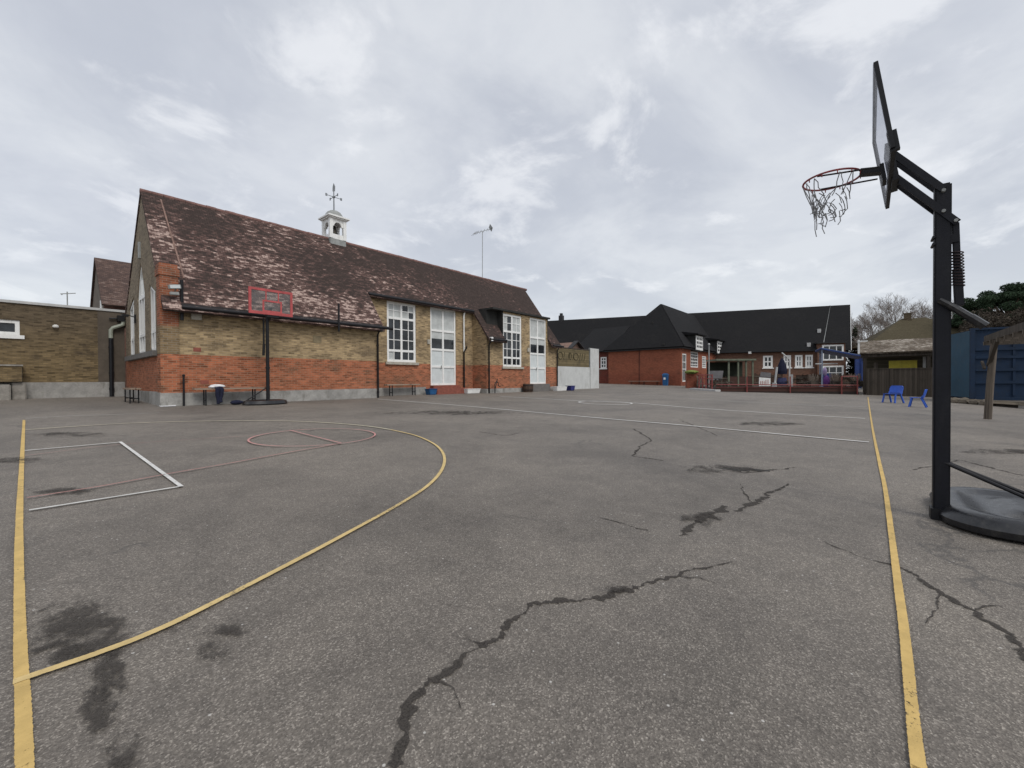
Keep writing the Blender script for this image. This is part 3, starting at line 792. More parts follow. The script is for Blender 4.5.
m = MB(); m.tube([(17.62, VR - .22, 5.5), (17.62, VR - .2, 5.4), (17.62, VR - .10, 5.2), (17.62, VR - .10, 3.0)], .05, 8); m.build('downpipe', M_white, hall, smooth=True)
m = MB(); m.box(18.40, 18.56, VW - .46, VW - .28, 3.60, 3.84); m.build('gutter_end', M_white, hall)
m = MB(); m.tube([(8.85, VW - .46, 3.35), (8.85, VW - .46, 4.55)], .045, 8); m.build('vent_pipe', M_black, hall, smooth=True)
m = MB(); m.tube([(3.52, VW - .2, 3.3), (3.52, VW - .2, 4.65)], .05, 8); m.build('vent_pipe', M_black, hall, smooth=True)
# windows and doors
T3 = [.12, .30, .475, .65]
glazed(hall, fR, *rw, [.25, .5, .75], [.19, .37, .55, .73, .86], heavy_c=(1,), heavy_r=(0, 3), pale={(0, 4), (1, 4), (2, 4), (0, 5), (1, 5), (3, 5), (0, 0)}, fw=.13, bar=.04, sill=True)
glazed(hall, fA, *bw, [.25, .5, .75], [.17, .34, .51, .67, .83], heavy_c=(1,), heavy_r=(0, 3), pale={(0, 4), (2, 4), (3, 4), (0, 5), (2, 5), (3, 5)}, fw=.13, bar=.04, sill=True)
def school_door(fr, d, mat, wide):
    w = glazed(hall, fr, *d, [.5], [.015, .24, .46, .705], kind='door', fw=.11, bar=.08, heavy_c=(0,), heavy_r=(1, 2, 3), frost={(0, 1), (1, 1), (0, 2), (1, 2), (0, 0), (1, 0)}, pale={(0, 4), (1, 4)}, halfpale={(0, 3), (1, 3)})
    m = MB(); zm = d[2] + .95; sm = (d[0] + d[1]) / 2
    m.wbox(fr, sm - .18, sm - .14, zm, zm + .2, -.04, .01); m.build('handle', M_lead, w)
    m = MB(); O, U, N = fr
    m.wbox(fr, d[0] - .05, d[1] + .05, .2, d[2] - .005, -.1, .30)
    if wide: m.wbox(fr, d[0] - .05, d[1] + .35, .2, d[2] - .17, .30, .62)
    m.build('doorstep', mat, hall, bevel=.015)
    return w
school_door(fR, rd, M_redtile, True); school_door(fA, bd, M_darkstone, False)
# little things fixed to the walls
m = MB(); m.wbox(fA, 3.80, 4.10, 3.38, 3.62, 0, .09); m.build('wall_vent', M_stone, hall, bevel=.01)
m = MB(); m.wbox(fA, 3.86, 4.08, 2.28, 2.42, -.02, .006); m.build('air_brick', M_redtile, hall); m = MB(); m.wbox(fA, 4.05, 4.3, 1.15, 1.29, -.02, .006); m.build('air_brick', M_redtile, hall)
m = MB(); m.wbox(fA, 7.95, 8.3, 2.85, 3.15, -.02, .02); m.build('access_plate', plain('khaki_plate', (.25, .20, .12), .8, .2, 5), hall)
m = MB(); m.wbox(fR, 14.86, 15.05, 3.28, 3.55, 0, .08); m.build('door_bell_box', M_stone, hall, bevel=.01)
m = MB(); m.wbox(fA, 22.42, 22.62, 3.15, 3.42, 0, .08); m.build('door_bell_box', M_stone, hall, bevel=.01)
# floodlight on the pier
m = MB(); m.tube([(3.36, VW - .1, 4.28), (3.36, VW - .35, 4.36)], .025, 6); m.bar((3.14, VW - .40, 4.33), (3.46, VW - .32, 4.40), .11, .14); m.bar((3.18, VW - .34, 4.14), (3.42, VW - .30, 4.16), .10, .10)
fl = m.build('floodlight', M_lead, hall, bevel=.015)
m = MB(); m.bar((3.17, VW - .458, 4.33), (3.44, VW - .392, 4.39), .012, .10); m.build('lens', M_frost, fl)
# wall light bracket on the gable
m = MB(); m.wbox(fGb, 22.42, 22.54, 3.6, 3.95, 0, .05); m.tube([(UG - .05, 22.48, 3.85), (UG - .28, 22.48, 3.92)], .02, 6); m.box(UG - .42, UG - .22, 22.36, 22.60, 3.84, 3.92); m.build('wall_lamp', M_black, hall)
# bell cupola
CU, CV = 10.62, 21.12
m = MB(); m.box(CU - .43, CU + .43, CV - .43, CV + .43, 7.7, 8.50); cup = m.build('bell_cupola', M_lead, hall, bevel=.03)
m = MB()
for sx in (-1, 1):
    for sy in (-1, 1):
        cx, cy = CU + sx * .36, CV + sy * .36; m.box(cx - .08, cx + .08, cy - .08, cy + .08, 8.502, 9.52)
fr4 = [((Vector((CU, CV - .40, 0)), Vector((1, 0, 0)), Vector((0, -1, 0)))), ((Vector((CU, CV + .40, 0)), Vector((1, 0, 0)), Vector((0, 1, 0)))),
       ((Vector((CU - .40, CV, 0)), Vector((0, 1, 0)), Vector((-1, 0, 0)))), ((Vector((CU + .40, CV, 0)), Vector((0, 1, 0)), Vector((1, 0, 0))))]
for fr in fr4:
    pts = [(-.28, 9.15)] + [(-.2 * math.cos(math.pi * t / 8), 9.14 + .22 * math.sin(math.pi * t / 8)) for t in range(9)] + [(.28, 9.15), (.28, 9.52), (-.28, 9.52)]
    m.slab([fr[0] + fr[1] * s + Z * z for s, z in pts], fr[2] * -.08)
    m.wbox(fr, -.28, .28, 8.502, 8.74, -.08, 0)
m.build('arcade', M_white, cup)
m = MB(); m.box(CU - .50, CU + .50, CV - .50, CV + .50, 9.522, 9.58); m.box(CU - .57, CU + .57, CV - .57, CV + .57, 9.58, 9.65)
m.lathe((CU, CV, 9.65), [(.76, 0), (.62, .06), (.48, .09)], 4, math.pi / 4); m.build('cornice', M_white, cup)
m = MB(); m.lathe((CU, CV, 9.72), [(.43, 0), (.42, .10), (.34, .22), (.22, .30), (.08, .34), (.04, .36)], 20); m.build('dome', M_lead, cup, smooth=True)
m = MB(); m.lathe((CU, CV, 8.85), [(.19, 0), (.17, .07), (.12, .26), (.08, .36), (.03, .42)], 16); m.tube([(CU, CV, 9.25), (CU, CV, 9.5)], .03, 6); m.build('bell', plain('bronze_bell', (.045, .04, .03), .5, .3, 6, metal=.6), cup, smooth=True)
m = MB(); m.tube([(CU, CV, 10.05), (CU, CV, 11.45)], [.035, .02], 6)
for dx, dy in ((.34, 0), (-.34, 0), (0, .34), (0, -.34)):
    m.tube([(CU, CV, 10.78), (CU + dx, CV + dy, 10.78)], .016, 5)
    m.bar((CU + dx * 1.02, CV + dy * 1.02, 10.78), (CU + dx * 1.3, CV + dy * 1.3, 10.78), .02, .13)
m.lathe((CU, CV, 10.70), [(.01, 0), (.07, .05), (.07, .11), (.01, .16)], 10)
m.slab([(CU - .06, CV, 11.05), (CU + .07, CV, 11.1), (CU + .08, CV, 11.35), (CU, CV, 11.5), (CU - .05, CV, 11.3)], (0, .02, 0))
m.build('weathervane', plain('vane_iron', (.22, .235, .25), .5, .2, 8), cup)
# TV aerial on the ridge
ae = thing('tv_aerial', 'thin television aerial on a tall mast on the hall roof ridge', 'aerial', (21.66, 21.2, 8.5))
m = MB(); m.tube([(21.66, 21.2, 8.5), (21.70, 21.2, 11.95)], .022, 6); m.build('mast', M_lead, ae)
m = MB(); a, b = Vector((20.85, 21.25, 11.58)), Vector((22.5, 21.15, 12.35)); m.tube([a, b], .018, 5)
for t, l in ((0.0, .30), (.08, .28), (.16, .26), (.24, .22), (.4, .2), (.6, .18), (.8, .16), (.98, .3)):
    p = a.lerp(b, t); m.tube([p - Vector((.1, l, -.05)), p + Vector((.1, l, -.05))], .012, 4)
m.bar(b + Vector((-.05, -.2, -.12)), b + Vector((.1, .2, .3)), .02, .3); m.build('antenna_head', M_lead, ae)

# ------------------------------------------------------------------ flat roofed annex on the left
VX = 25.2
an = thing('flat_roofed_annex', 'flat roofed brown brick annex with grey plinth joined to the hall gable', 'building', (-4, VX, gz(0, VX)))
fX = FX(VX); aw = (-2.6, -.02, 3.08, 3.66)
m = MB(); m.wall(fX, rect(-12, 3.0, .2, 4.32), [rect(*aw)]); m.wall((Vector((-12, 0, 0)), Vector((0, 1, 0)), Vector((-1, 0, 0))), rect(VX, VX + 5, .2, 4.32)); m.build('wall', M_annex, an)
m = MB(); m.box(-12.1, 3.1, VX - .06, VX + 5, 4.321, 4.42); m.build('roof', M_coping, an)
m = MB(); m.wbox(fX, -12, 2.99, .2, 1.24, 0, .05); m.build('plinth', M_plinth, an, bevel=.01)
m = MB(); m.wbox(fX, 2.15, 3.0, 1.245, 4.3, 0, .02); m.build('render_patch', plain('grey_brown_render', (.105, .085, .066), .95, .2, 2), an)
glazed(an, fX, *aw, [.333, .667], [], fw=.12, heavy_c=(0, 1), sill=True, sillmat=M_white, sill_out=.05)
m = MB(); m.tube([(2.55, VX - .12, .61), (2.55, VX - .12, 3.15)], .075, 8)
for z in (.9, 1.6, 2.7): m.tube([(2.55, VX - .12, z), (2.55, VX - .12, z + .09)], .09, 8)
m.build('downpipe', M_black, an, smooth=True)
m = MB(); m.tube([(2.55, VX - .12, 3.1), (2.55, VX - .12, 3.5), (2.62, VX - .14, 3.6), (2.85, VX - .2, 3.72), (2.92, VX - .2, 3.75), (2.95, VX - .2, 3.95)], .075, 8); m.build('waste_pipe', plain('sage_pipe', (.32, .34, .28), .5, .15, 5), an, smooth=True)
m = MB(); m.box(2.75, 2.98, VX - .3, VX - .02, 3.9, 4.15); m.tube([(2.5, VX - .1, 4.0), (2.75, VX - .1, 4.02)], .04, 6); m.build('rain_hopper', M_black, an)
m = MB(); m.lathe((.93, VX - .06, 3.45), [(.05, 0), (.09, .03), (.09, .09), (.04, .13)], 10); m.build('alarm_bell', M_white, an)
m = MB(); m.wbox(fX, -.02, .03, 1.0, 1.9, 0, .06); m.build('cable_conduit', M_darkstone, an)
# white rooflight and aerial on it
rl = thing('roof_lantern', 'small white pointed lantern on the far left flat roof', 'lantern', (-2.1, 26.4, 4.42))
m = MB(); m.box(-2.9, -1.25, 25.9, 26.9, 4.424, 4.75); m.build('base', M_white, rl)
m = MB(); m.lathe((-1.75, 26.4, 4.754), [(.36, 0), (.22, .14), (.06, .4), (.015, .62)], 8); m.build('spire', M_lead, rl)
ae2 = thing('roof_aerial', 'small thin aerial standing on the flat roof of the brown annex', 'aerial', (1.36, 27, 4.4))
m = MB(); m.tube([(1.36, 27, 4.42), (1.36, 27, 5.25)], .022, 5); m.build('mast', M_lead, ae2)
m = MB(); m.tube([(1.15, 27, 5.12), (1.62, 27, 5.22)], .02, 5); m.tube([(1.2, 26.9, 5.1), (1.2, 27.1, 5.1)], .02, 4); m.build('antenna_head', M_lead, ae2)
# concrete blocks at the foot of the annex
cb = thing('concrete_block_steps', 'worn grey concrete blocks beside a brick step at the annex wall', 'steps', (-.6, 24.7, gz(0, 24.7)))
gb = gz(0, 24.6)
m = MB(); m.box(-3.5, -1.0, 24.55, 25.14, gb - .1, gb + .52); m.box(-.95, -.62, 24.40, 25.14, gb - .1, gb + .60); m.box(-.58, -.26, 24.45, 25.14, gb - .1, gb + .58); m.box(-.24, .12, 24.75, 25.14, gb - .1, gb + .66)
m.build('block', M_concrete, cb, bevel=.03)
m = MB(); m.slab([(-1.6, 25.14, 1.27), (.02, 25.14, 1.27), (.02, 25.14, 1.86), (-.75, 25.14, 1.86)], (0, -.5, 0)); m.build('buttress', M_annex, cb)
m = MB(); m.box(-.78, .05, 24.60, 25.13, 1.863, 1.92); m.build('coping', M_concrete, cb)

# rear twin hall whose gable shows over the annex
rg = thing('rear_hall', 'second brown roofed school hall rising behind the flat roofed annex', 'building', (10, 34, gz(0, 34)))
r0, r1, rv, rz_, re = 2.9, 25.0, 34.0, 8.35, 5.3
hw = 3.1
m = MB(); m.wall(FX(rv - hw + .3), rect(r0, r1, .3, re + .15)); m.build('brick_wall', plain('dull_red_brick', (.16, .088, .068), .95, .3, 3), rg)
m = MB(); m.wall(FY(r0), [(rv - hw + .3, .3), (rv + hw - .3, .3), (rv + hw - .3, re + .2), (rv, rz_ - .1), (rv - hw + .3, re + .2)]); m.build('gable_wall', plain('grey_gable_render', (.15, .125, .10), .95, .2, 3), rg)
m = MB(); n1 = Vector((0, -(rz_ - re), hw)).normalized(); n2 = Vector((0, rz_ - re, hw)).normalized()
m.slab([(r0 - .1, rv - hw, re), (r1, rv - hw, re), (r1, rv, rz_), (r0 - .1, rv, rz_)], n1 * .1); m.slab([(r0 - .1, rv + hw, re), (r1, rv + hw, re), (r1, rv, rz_), (r0 - .1, rv, rz_)], n2 * .1)
m.build('roof', M_tile_rear, rg)
m = MB(); m.wbox(FY(r0), rv - 2.2, rv - 1.8, 4.2, 5.7, 0, .05); m.build('window', M_white, rg)
m = MB(); m.wbox(FX(rv - hw + .3), r0 + .9, r0 + 1.5, 5.5, 5.56, 0, .5); m.build('gutter', M_lead, rg)

# ------------------------------------------------------------------ benches
def bench(label, loc, rz, L, h=.60, d=.32, group='wooden benches along the hall wall', legs=2):
    b = thing('wooden_bench', label, 'bench', loc, rz, group)
    m = MB(); m.box(-L / 2, L / 2, -d / 2, -.012, h - .06, h); m.box(-L / 2, L / 2, .012, d / 2, h - .06, h); m.build('seat', M_wood, b, bevel=.008, local=True)
    for k in range(legs):
        x = -L / 2 + .32 + (L - .64) * k / (legs - 1)
        m = MB(); m.bar((x, -d * .38, -.02), (x, -d * .38, h - .062), .035); m.bar((x, d * .38, -.02), (x, d * .38, h - .062), .035); m.bar((x, -d * .38, h * .3), (x, d * .38, h * .3), .035); m.build('leg', M_black, b, local=True)
    return b
bench('long dark wooden bench against the hall wall beside the red framed hoop', (4.85, VW - .33, gz(0, VW - .3)), 0, 2.15)
bench('short wooden bench under the tall white window in the recess', (12.98, VR - .35, gz(0, VR - .3)), 0, 2.05, .60)
bench('small dark bench at the foot of the gable below the lancet windows', (UG - .42, 20.4, gz(0, 20.4)), math.pi / 2, 1.7, .54, .3)
# clothes on the long bench
cl = thing('draped_clothes', 'white top and navy trousers draped over the long wooden bench', 'clothes', (4.42, VW - .35, gz(0, VW) + .5))
zb = gz(0, VW - .3) + .5
m = MB()
for i in range(9):
    pass
def blob(m, c, rx, ry, rz, seed, n=14, k=8):
    r = random.Random(seed); c = Vector(c); rows = []
    o = len(m.v)
    for i in range(k + 1):
        th = math.pi * i / k
        for j in range(n):
            a = 2 * math.pi * j / n; q = 1 + .16 * math.sin(3 * a + seed) * math.sin(th) + r.uniform(-.06, .06)
            m.v.append(c + Vector((rx * math.sin(th) * math.cos(a) * q, ry * math.sin(th) * math.sin(a) * q, rz * math.cos(th))))
    for i in range(k):
        for j in range(n):
            m.f.append((o + i * n + j, o + i * n + (j + 1) % n, o + (i + 1) * n + (j + 1) % n, o + (i + 1) * n + j)); m.mi.append(m.cur)
blob(m, (4.44, VW - .36, zb + .16), .22, .17, .07, 3); blob(m, (4.30, VW - .40, zb + .13), .11, .12, .045, 7); m.build('white_top', M_whitecloth, cl, smooth=True)
m = MB(); blob(m, (4.47, VW - .45, zb + .10), .14, .11, .06, 5)
for pth in ([(4.42, -.45, .10), (4.41, -.56, .06), (4.40, -.57, -.15), (4.43, -.55, -.30), (4.42, -.58, -.45)], [(4.54, -.45, .10), (4.54, -.55, .05), (4.52, -.57, -.14), (4.49, -.56, -.28), (4.50, -.60, -.40)]):
    m.tube([(x, VW + y, zb + z) for x, y, z in pth], [.06, .068, .062, .055, .05], 8)
m.build('navy_trousers', M_navycloth, cl, smooth=True)
bg = MB(); blob(bg, (4.95, VW - .62, gz(0, VW) + .07), .20, .12, .085, 9); tag(bg.build('dark_bag', M_navycloth, smooth=True), 'small crumpled dark bag on the ground under the long bench', 'bag')
# thin black post and litter by the corner
po = thing('short_post', 'thin black metal post standing close to the hall corner', 'post', (3.55, VW - .16, gz(0, VW)))
m = MB(); m.tube([(3.55, VW - .16, gz(0, VW) - .05), (3.55, VW - .16, 1.42)], .03, 8); m.build('shaft', M_black, po); m = MB(); m.lathe((3.55, VW - .16, 1.42), [(.045, 0), (.045, .05), (.01, .07)], 10); m.build('cap', M_black, po)
m = MB(); p = G(167.5, 406.5); m.slab([(p.x - .2, p.y - .1, p.z + .01), (p.x + .2, p.y - .12, p.z + .01), (p.x + .22, p.y + .05, p.z + .03), (p.x + .02, p.y + .1, p.z + .09), (p.x - .2, p.y + .06, p.z + .03)], (0, 0, .012)); tag(m.build('litter', M_whitecloth), 'crumpled white scrap of litter on the asphalt at the hall corner', 'litter')
m = MB(); p = G(113, 395); m.slab([(p.x - .22, p.y - .1, p.z + .01), (p.x + .25, p.y - .1, p.z + .01), (p.x + .2, p.y + .1, p.z + .05), (p.x - .2, p.y + .1, p.z + .04)], (0, 0, .012)); tag(m.build('litter', M_whitecloth), 'flat white scrap of litter below the annex downpipe', 'litter')

# tubs by the doors
def tub(name, label, cat, x0, x1, y0, y1, h, mat, group=None):
    z0 = gz(0, (y0 + y1) / 2); t = thing(name, label, cat, ((x0 + x1) / 2, (y0 + y1) / 2, z0), 0, group)
    i = .05
    m = MB(); m.add([(x0 + i, y0 + i, z0), (x1 - i, y0 + i, z0), (x1 - i, y1 - i, z0), (x0 + i, y1 - i, z0), (x0, y0, z0 + h), (x1, y0, z0 + h), (x1, y1, z0 + h), (x0, y1, z0 + h)], [(3, 2, 1, 0), (4, 5, 6, 7), (0, 1, 5, 4), (1, 2, 6, 5), (2, 3, 7, 6), (3, 0, 4, 7)])
    m.build('tub_body', mat, t, bevel=.02)
    m = MB(); m.box(x0 - .02, x1 + .02, y0 - .02, y1 + .02, z0 + h + .002, z0 + h + .03); m.build('lid', mat, t, bevel=.01)
    return t
tub('blue_crate', 'blue plastic crate left of the red steps in the recess', 'crate', 14.45, 14.98, VR - .75, VR - .3, .30, M_bluebin, 'blue crates by the doors')
tub('blue_crate', 'dark blue crate at the far end of the hall by the white hoarding', 'crate', 26.55, 27.15, VW - .9, VW - .4, .34, plain('indigo_plastic', (.03, .035, .17), .45, .2, 4), 'blue crates by the doors')
tub('white_trough', 'white trough at the right of the red steps in the recess', 'trough', 17.1, 18.2, VR - .95, VR - .55, .25, M_white, 'white troughs by the doors')
tub('white_trough', 'white trough right of the further hall door', 'trough', 24.9, 26.2, VW - .8, VW - .35, .3, M_white, 'white troughs by the doors')
bt = thing('barrel_planter', 'brown wooden half barrel left of the further hall door', 'planter', (21.95, VW - .45, gz(0, VW)))
zb2 = gz(0, VW - .4); m = MB(); m.lathe((21.95, VW - .45, zb2), [(.30, 0), (.36, .2), (.36, .35), (.33, .55), (.28, .55), (.28, .48)], 18); m.build('barrel', planks('barrel_staves', (.09, .06, .045), .1), bt, smooth=True)
m = MB(); m.lathe((21.95, VW - .45, zb2 + .12), [(.345, 0), (.358, .05)], 18); m.lathe((21.95, VW - .45, zb2 + .42), [(.365, 0), (.355, .05)], 18); m.build('hoop', M_black, bt)
bs = thing('bent_pipe_rack', 'small bent black pipe rack at the bay corner by the downpipe', 'rack', (18.95, VW - .3, gz(0, VW)))
m = MB(); zz = gz(0, VW); m.tube([(18.8, VW - .35, zz), (18.8, VW - .35, zz + .55), (18.95, VW - .35, zz + .75), (19.1, VW - .35, zz + .62), (19.1, VW - .35, zz + .45), (19.3, VW - .35, zz + .4)], .03, 6); m.tube([(18.85, VW - .35, zz + .3), (19.05, VW - .35, zz + .9)], .02, 6); m.build('frame', M_black, bs)

# ------------------------------------------------------------------ left basketball hoop
HX, HY = 5.86, 16.75
hz = gz(HX, HY)
lh = thing('basketball_hoop', 'red framed clear basketball backboard on black pole by the hall wall', 'basketball hoop', (HX, HY, hz), 0, 'portable basketball hoops')
m = MB(); m.lathe((HX - .1, HY - .05, hz), [(.55, 0), (.6, .03), (.56, .14), (.42, .17), (.36, .13)], 26, sx=1.25, sy=.75); m.build('base', M_plastic, lh, smooth=True)
m = MB(); m.tube([(HX, HY, hz + .1), (HX, HY, hz + 3.3)], [.062, .055], 12); m.tube([(HX, HY, hz + 1.3), (HX, HY, hz + 1.36)], .075, 12); m.build('pole', M_black, lh, smooth=True)
m = MB(); m.tube([(HX - .02, HY, hz + .62), (HX - .72, HY + .1, hz + .12)], .022, 6); m.build('strut', M_black, lh)
m = MB(); m.bar((HX - .10, HY + .06, hz + 2.2), (HX - .10, HY + .06, hz + 3.15), .05); m.bar((HX - .12, HY + .05, hz + 1.78), (HX - .1, HY + .05, hz + 2.2), .07); m.build('height_handle', M_black, lh)
m = MB(); m.bar((HX, HY, hz + 3.28), (HX + .05, HY - .25, hz + 3.5), .09); m.bar((HX + .02, HY, hz + 3.05), (HX + .08, HY - .25, hz + 3.3), .07); m.bar((HX - .1, HY - .24, hz + 3.22), (HX + .3, HY - .24, hz + 3.22), .06, .12); m.build('bracket', M_black, lh)
BX, BY = HX + .05, HY - .28; b0, b1, z0, z1 = -.74, .74, hz + 3.24, hz + 4.16
fB = (Vector((BX, BY, 0)), Vector((1, .03, 0)).normalized(), Vector((0, -1, 0)))
t_ = NT('clear_acrylic'); tr = t_.node('ShaderNodeBsdfTransparent'); tr.inputs[0].default_value = (.80, .80, .80, 1); t_.base((.28, .27, .27)); t_.set(rough=.15, spec=.5)
mx = t_.node('ShaderNodeMixShader'); t_.link(t_.math('MULTIPLY', t_.noise(t_.pos().outputs['Position'], 3., 4, .6), .42), mx.inputs[0]); t_.link(tr.outputs[0], mx.inputs[1]); t_.link(t_.b.outputs[0], mx.inputs[2]); t_.link(mx.outputs[0], t_.out.inputs[0])
M_acrylic = t_.m
m = MB(); m.wbox(fB, b0 + .05, b1 - .05, z0 + .05, z1 - .05, -.012, 0); bb = m.build('backboard', M_acrylic, lh)
m = MB()
for a in ((b0, b0 + .085, z0, z1), (b1 - .085, b1, z0, z1), (b0 + .085, b1 - .085, z0, z0 + .10), (b0 + .085, b1 - .085, z1 - .085, z1)): m.wbox(fB, *a, -.04, .012)
m.build('frame', M_redpaint, bb)
m = MB()
for a in ((-.30, -.24, z0 + .1, z0 + .52), (.30, .36, z0 + .1, z0 + .52), (-.24, .30, z0 + .46, z0 + .52), (-.24, .30, z0 + .102, z0 + .15), (-.20, -.16, z0 + .522, z1 - .086), (.22, .26, z0 + .522, z1 - .086)): m.wbox(fB, *a, .002, .008)
m.build('target_square', M_redpaint, bb)

# ------------------------------------------------------------------ right basketball hoop
PX, PY = 5.30, -.50
pz = gz(PX, PY)
rh = thing('basketball_hoop', 'tall navy portable basketball hoop with tilted backboard and torn net, nearest', 'basketball hoop', (PX, PY, pz), 0, 'portable basketball hoops')
# base: rounded hollow plastic tank
def rr(cx, cy, hx, hy, r, n=8):
    pts = []
    for sx, sy, a0 in ((1, 1, 0), (-1, 1, 90), (-1, -1, 180), (1, -1, 270)):
        for k in range(n + 1):
            a = math.radians(a0 + 90 * k / n); pts.append((cx + sx * (hx - r) + r * math.cos(a), cy + sy * (hy - r) + r * math.sin(a)))
    return pts
m = MB(); cx, cy = 5.60, -1.33; prev = None
lay = [(.66, .78, .30, -.01), (.72, .84, .36, .02), (.73, .85, .37, .07), (.69, .81, .34, .125), (.62, .74, .30, .15), (.55, .66, .26, .145), (.50, .60, .24, .115), (.40, .48, .2, .11), (.34, .40, .18, .15), (.28, .33, .16, .16), (.12, .14, .07, .155)]
for hx, hy, r, z in lay:
    pts = rr(cx, cy, hx, hy, r); o = len(m.v); m.v += [Vector((x, y, pz + z * 1.02)) for x, y in pts]; n = len(pts)
    if prev is not None:
        for k in range(n): m.f.append((prev + k, prev + (k + 1) % n, o + (k + 1) % n, o + k)); m.mi.append(0)
    prev = o
m.f.append(tuple(prev + k for k in range(n))); m.mi.append(0)
m.build('base', M_plastic, rh, smooth=True)
m = MB(); m.bar((PX, PY, pz + .02), (PX, PY, 2.95), .108, .108, up=(1, 0, 0)); m.build('pole', M_navy, rh, bevel=.012)
m = MB(); m.bar((PX - .07, PY + .02, pz + .05), (PX + .07, PY + .02, pz + .05), .1, .1); m.build('axle_clamp', M_black, rh)
for dx in (-.10, .12):
    m = MB(); m.tube([(PX + dx * .4, PY - .02, .50), (PX + dx * 2.2, PY - .76, .15)], .015, 8); m.build('strut', M_black, rh)
# board, tilted forward
nt, nbm = Vector((4.52, -.025, 3.80)), Vector((4.52, -.131, 3.075))
dw = Vector((1.5, -.005, 0)); dv = (nt - nbm); dn_ = dw.normalized().cross(dv.normalized())      # pointing back (-v)
if dn_.y > 0: dn_ = -dn_
m = MB(); m.slab([nbm, nbm + dw, nt + dw, nt], dn_ * .012)
t2 = NT('board_acrylic'); tr = t2.node('ShaderNodeBsdfTransparent'); tr.inputs[0].default_value = (.86, .87, .9, 1); t2.base((.42, .42, .45)); t2.set(rough=.2, spec=.5)
mx = t2.node('ShaderNodeMixShader'); t2.link(t2.math('ADD', t2.math('MULTIPLY', t2.noise(t2.pos().outputs['Position'], 4., 4, .6), .25), .10), mx.inputs[0]); t2.link(tr.outputs[0], mx.inputs[1]); t2.link(t2.b.outputs[0], mx.inputs[2]); t2.link(mx.outputs[0], t2.out.inputs[0])
bb = m.build('backboard', t2.m, rh)
m = MB(); off = dn_ * .018
m.bar(nbm + off, nt + off, .04, .03, up=dn_); m.bar(nbm + dw + off, nt + dw + off, .04, .03, up=dn_); m.bar(nbm + off, nbm + dw + off, .03, .045, up=dv); m.bar(nt + off, nt + dw + off, .026, .026, up=dv)
m.build('frame', M_black, bb)
mid = nbm + dw * .52
m = MB(); m.bar(mid + dn_ * .05 + dv * -.06, mid + dn_ * .05 + dv * .42, .34, .05, up=dn_); m.bar(nbm + dn_ * .03 - dw * -.02 + dv * -.02, nbm + dn_ * .03 + dv * .2 + dw * .02, .05, .06, up=dn_)
m.build('mount_plate', M_black, bb)
# rim
rim_dir = Vector((0, 1, 0))                      # out over the court
rc = Vector((5.28, .283, 3.232))
rim_up = Z
uu = Vector((1, 0, 0)); R = .232
m = MB(); m.tube([rc + (uu * math.cos(2 * math.pi * k / 40) + rim_dir * math.sin(2 * math.pi * k / 40)) * R for k in range(41)], .0095, 8, cap=False)
for k in range(12):
    a = 2 * math.pi * (k + .5) / 12; p = rc + (uu * math.cos(a) + rim_dir * math.sin(a)) * R
    m.tube([p - uu * .012, p - uu * .012 - rim_up * .028, p + uu * .012 - rim_up * .028, p + uu * .012], .004, 4)
rim = m.build('rim', M_rimred, rh, smooth=True)
m = MB(); at_ = rc - rim_dir * R
m.bar(at_ + rim_dir * .01, Vector((5.28, -.10, 3.20)), .10, .05, up=rim_up)
for s in (-1, 1):
    m.tube([rc + uu * s * R * .80 + rim_dir * .1, rc + uu * (s * .15) - rim_dir * (R + .12) - rim_up * .045], .008, 6)
m.bar(mid + dv * .02 + rim_dir * .015, mid + dv * .24 + rim_dir * .015, .16, .03, up=rim_dir)
m.build('rim_bracket', M_black, rim)
# torn net: loops hanging from half of the rim
m = MB(); rn = random.Random(11)
def RP(a, rad, drop): return rc + (uu * math.cos(a) + rim_dir * math.sin(a)) * rad - Z * drop
ks = list(range(0, 13)); A = lambda k: math.radians(-28 + 20 * k + 8)
att = [1, 3, 4, 5, 7, 8]
for k in att:
    a = math.radians(20 + 26 * k)
    for sg in (-1, 1):
        pts = []; 
        for j in range(6):
            f = j / 5; pts.append(RP(a + sg * .26 * f + rn.uniform(-.05, .05), R * (1 - .30 * f), .02 + .20 * f + rn.uniform(-.01, .01)))
        m.tube(pts, .0042, 4, cap=False)
for band in range(3):
    for k in range(15):
        a0 = math.radians(10 + 15.5 * k); d0 = .16 + .05 * band + rn.uniform(-.025, .025); rad = R * (.74 - .09 * band)
        sw = rn.choice((-1, 1))
        p0 = RP(a0, rad, d0); p1 = RP(a0 + sw * .22, rad * .96, d0 + .035 + rn.uniform(-.01, .02)); p2 = RP(a0 + sw * .40, rad * .92, d0 + .095 + rn.uniform(-.02, .03))
        m.tube([p0, p1, p2], .0042, 4, cap=False)
        if rn.random() < .55: m.tube([p2, RP(a0 + sw * .2, rad * .9, d0 + .13), p0 - Z * .13], .0042, 4, cap=False)
for k in range(5):
    a = math.radians(30 + 45 * k); m.tube([RP(a, R * .6, .36), RP(a + .1, R * .58, .43 + rn.uniform(0, .04)), RP(a - .05, R * .55, .48 + rn.uniform(0, .05))], .004, 4, cap=False)
m.build('net', M_net, rim)
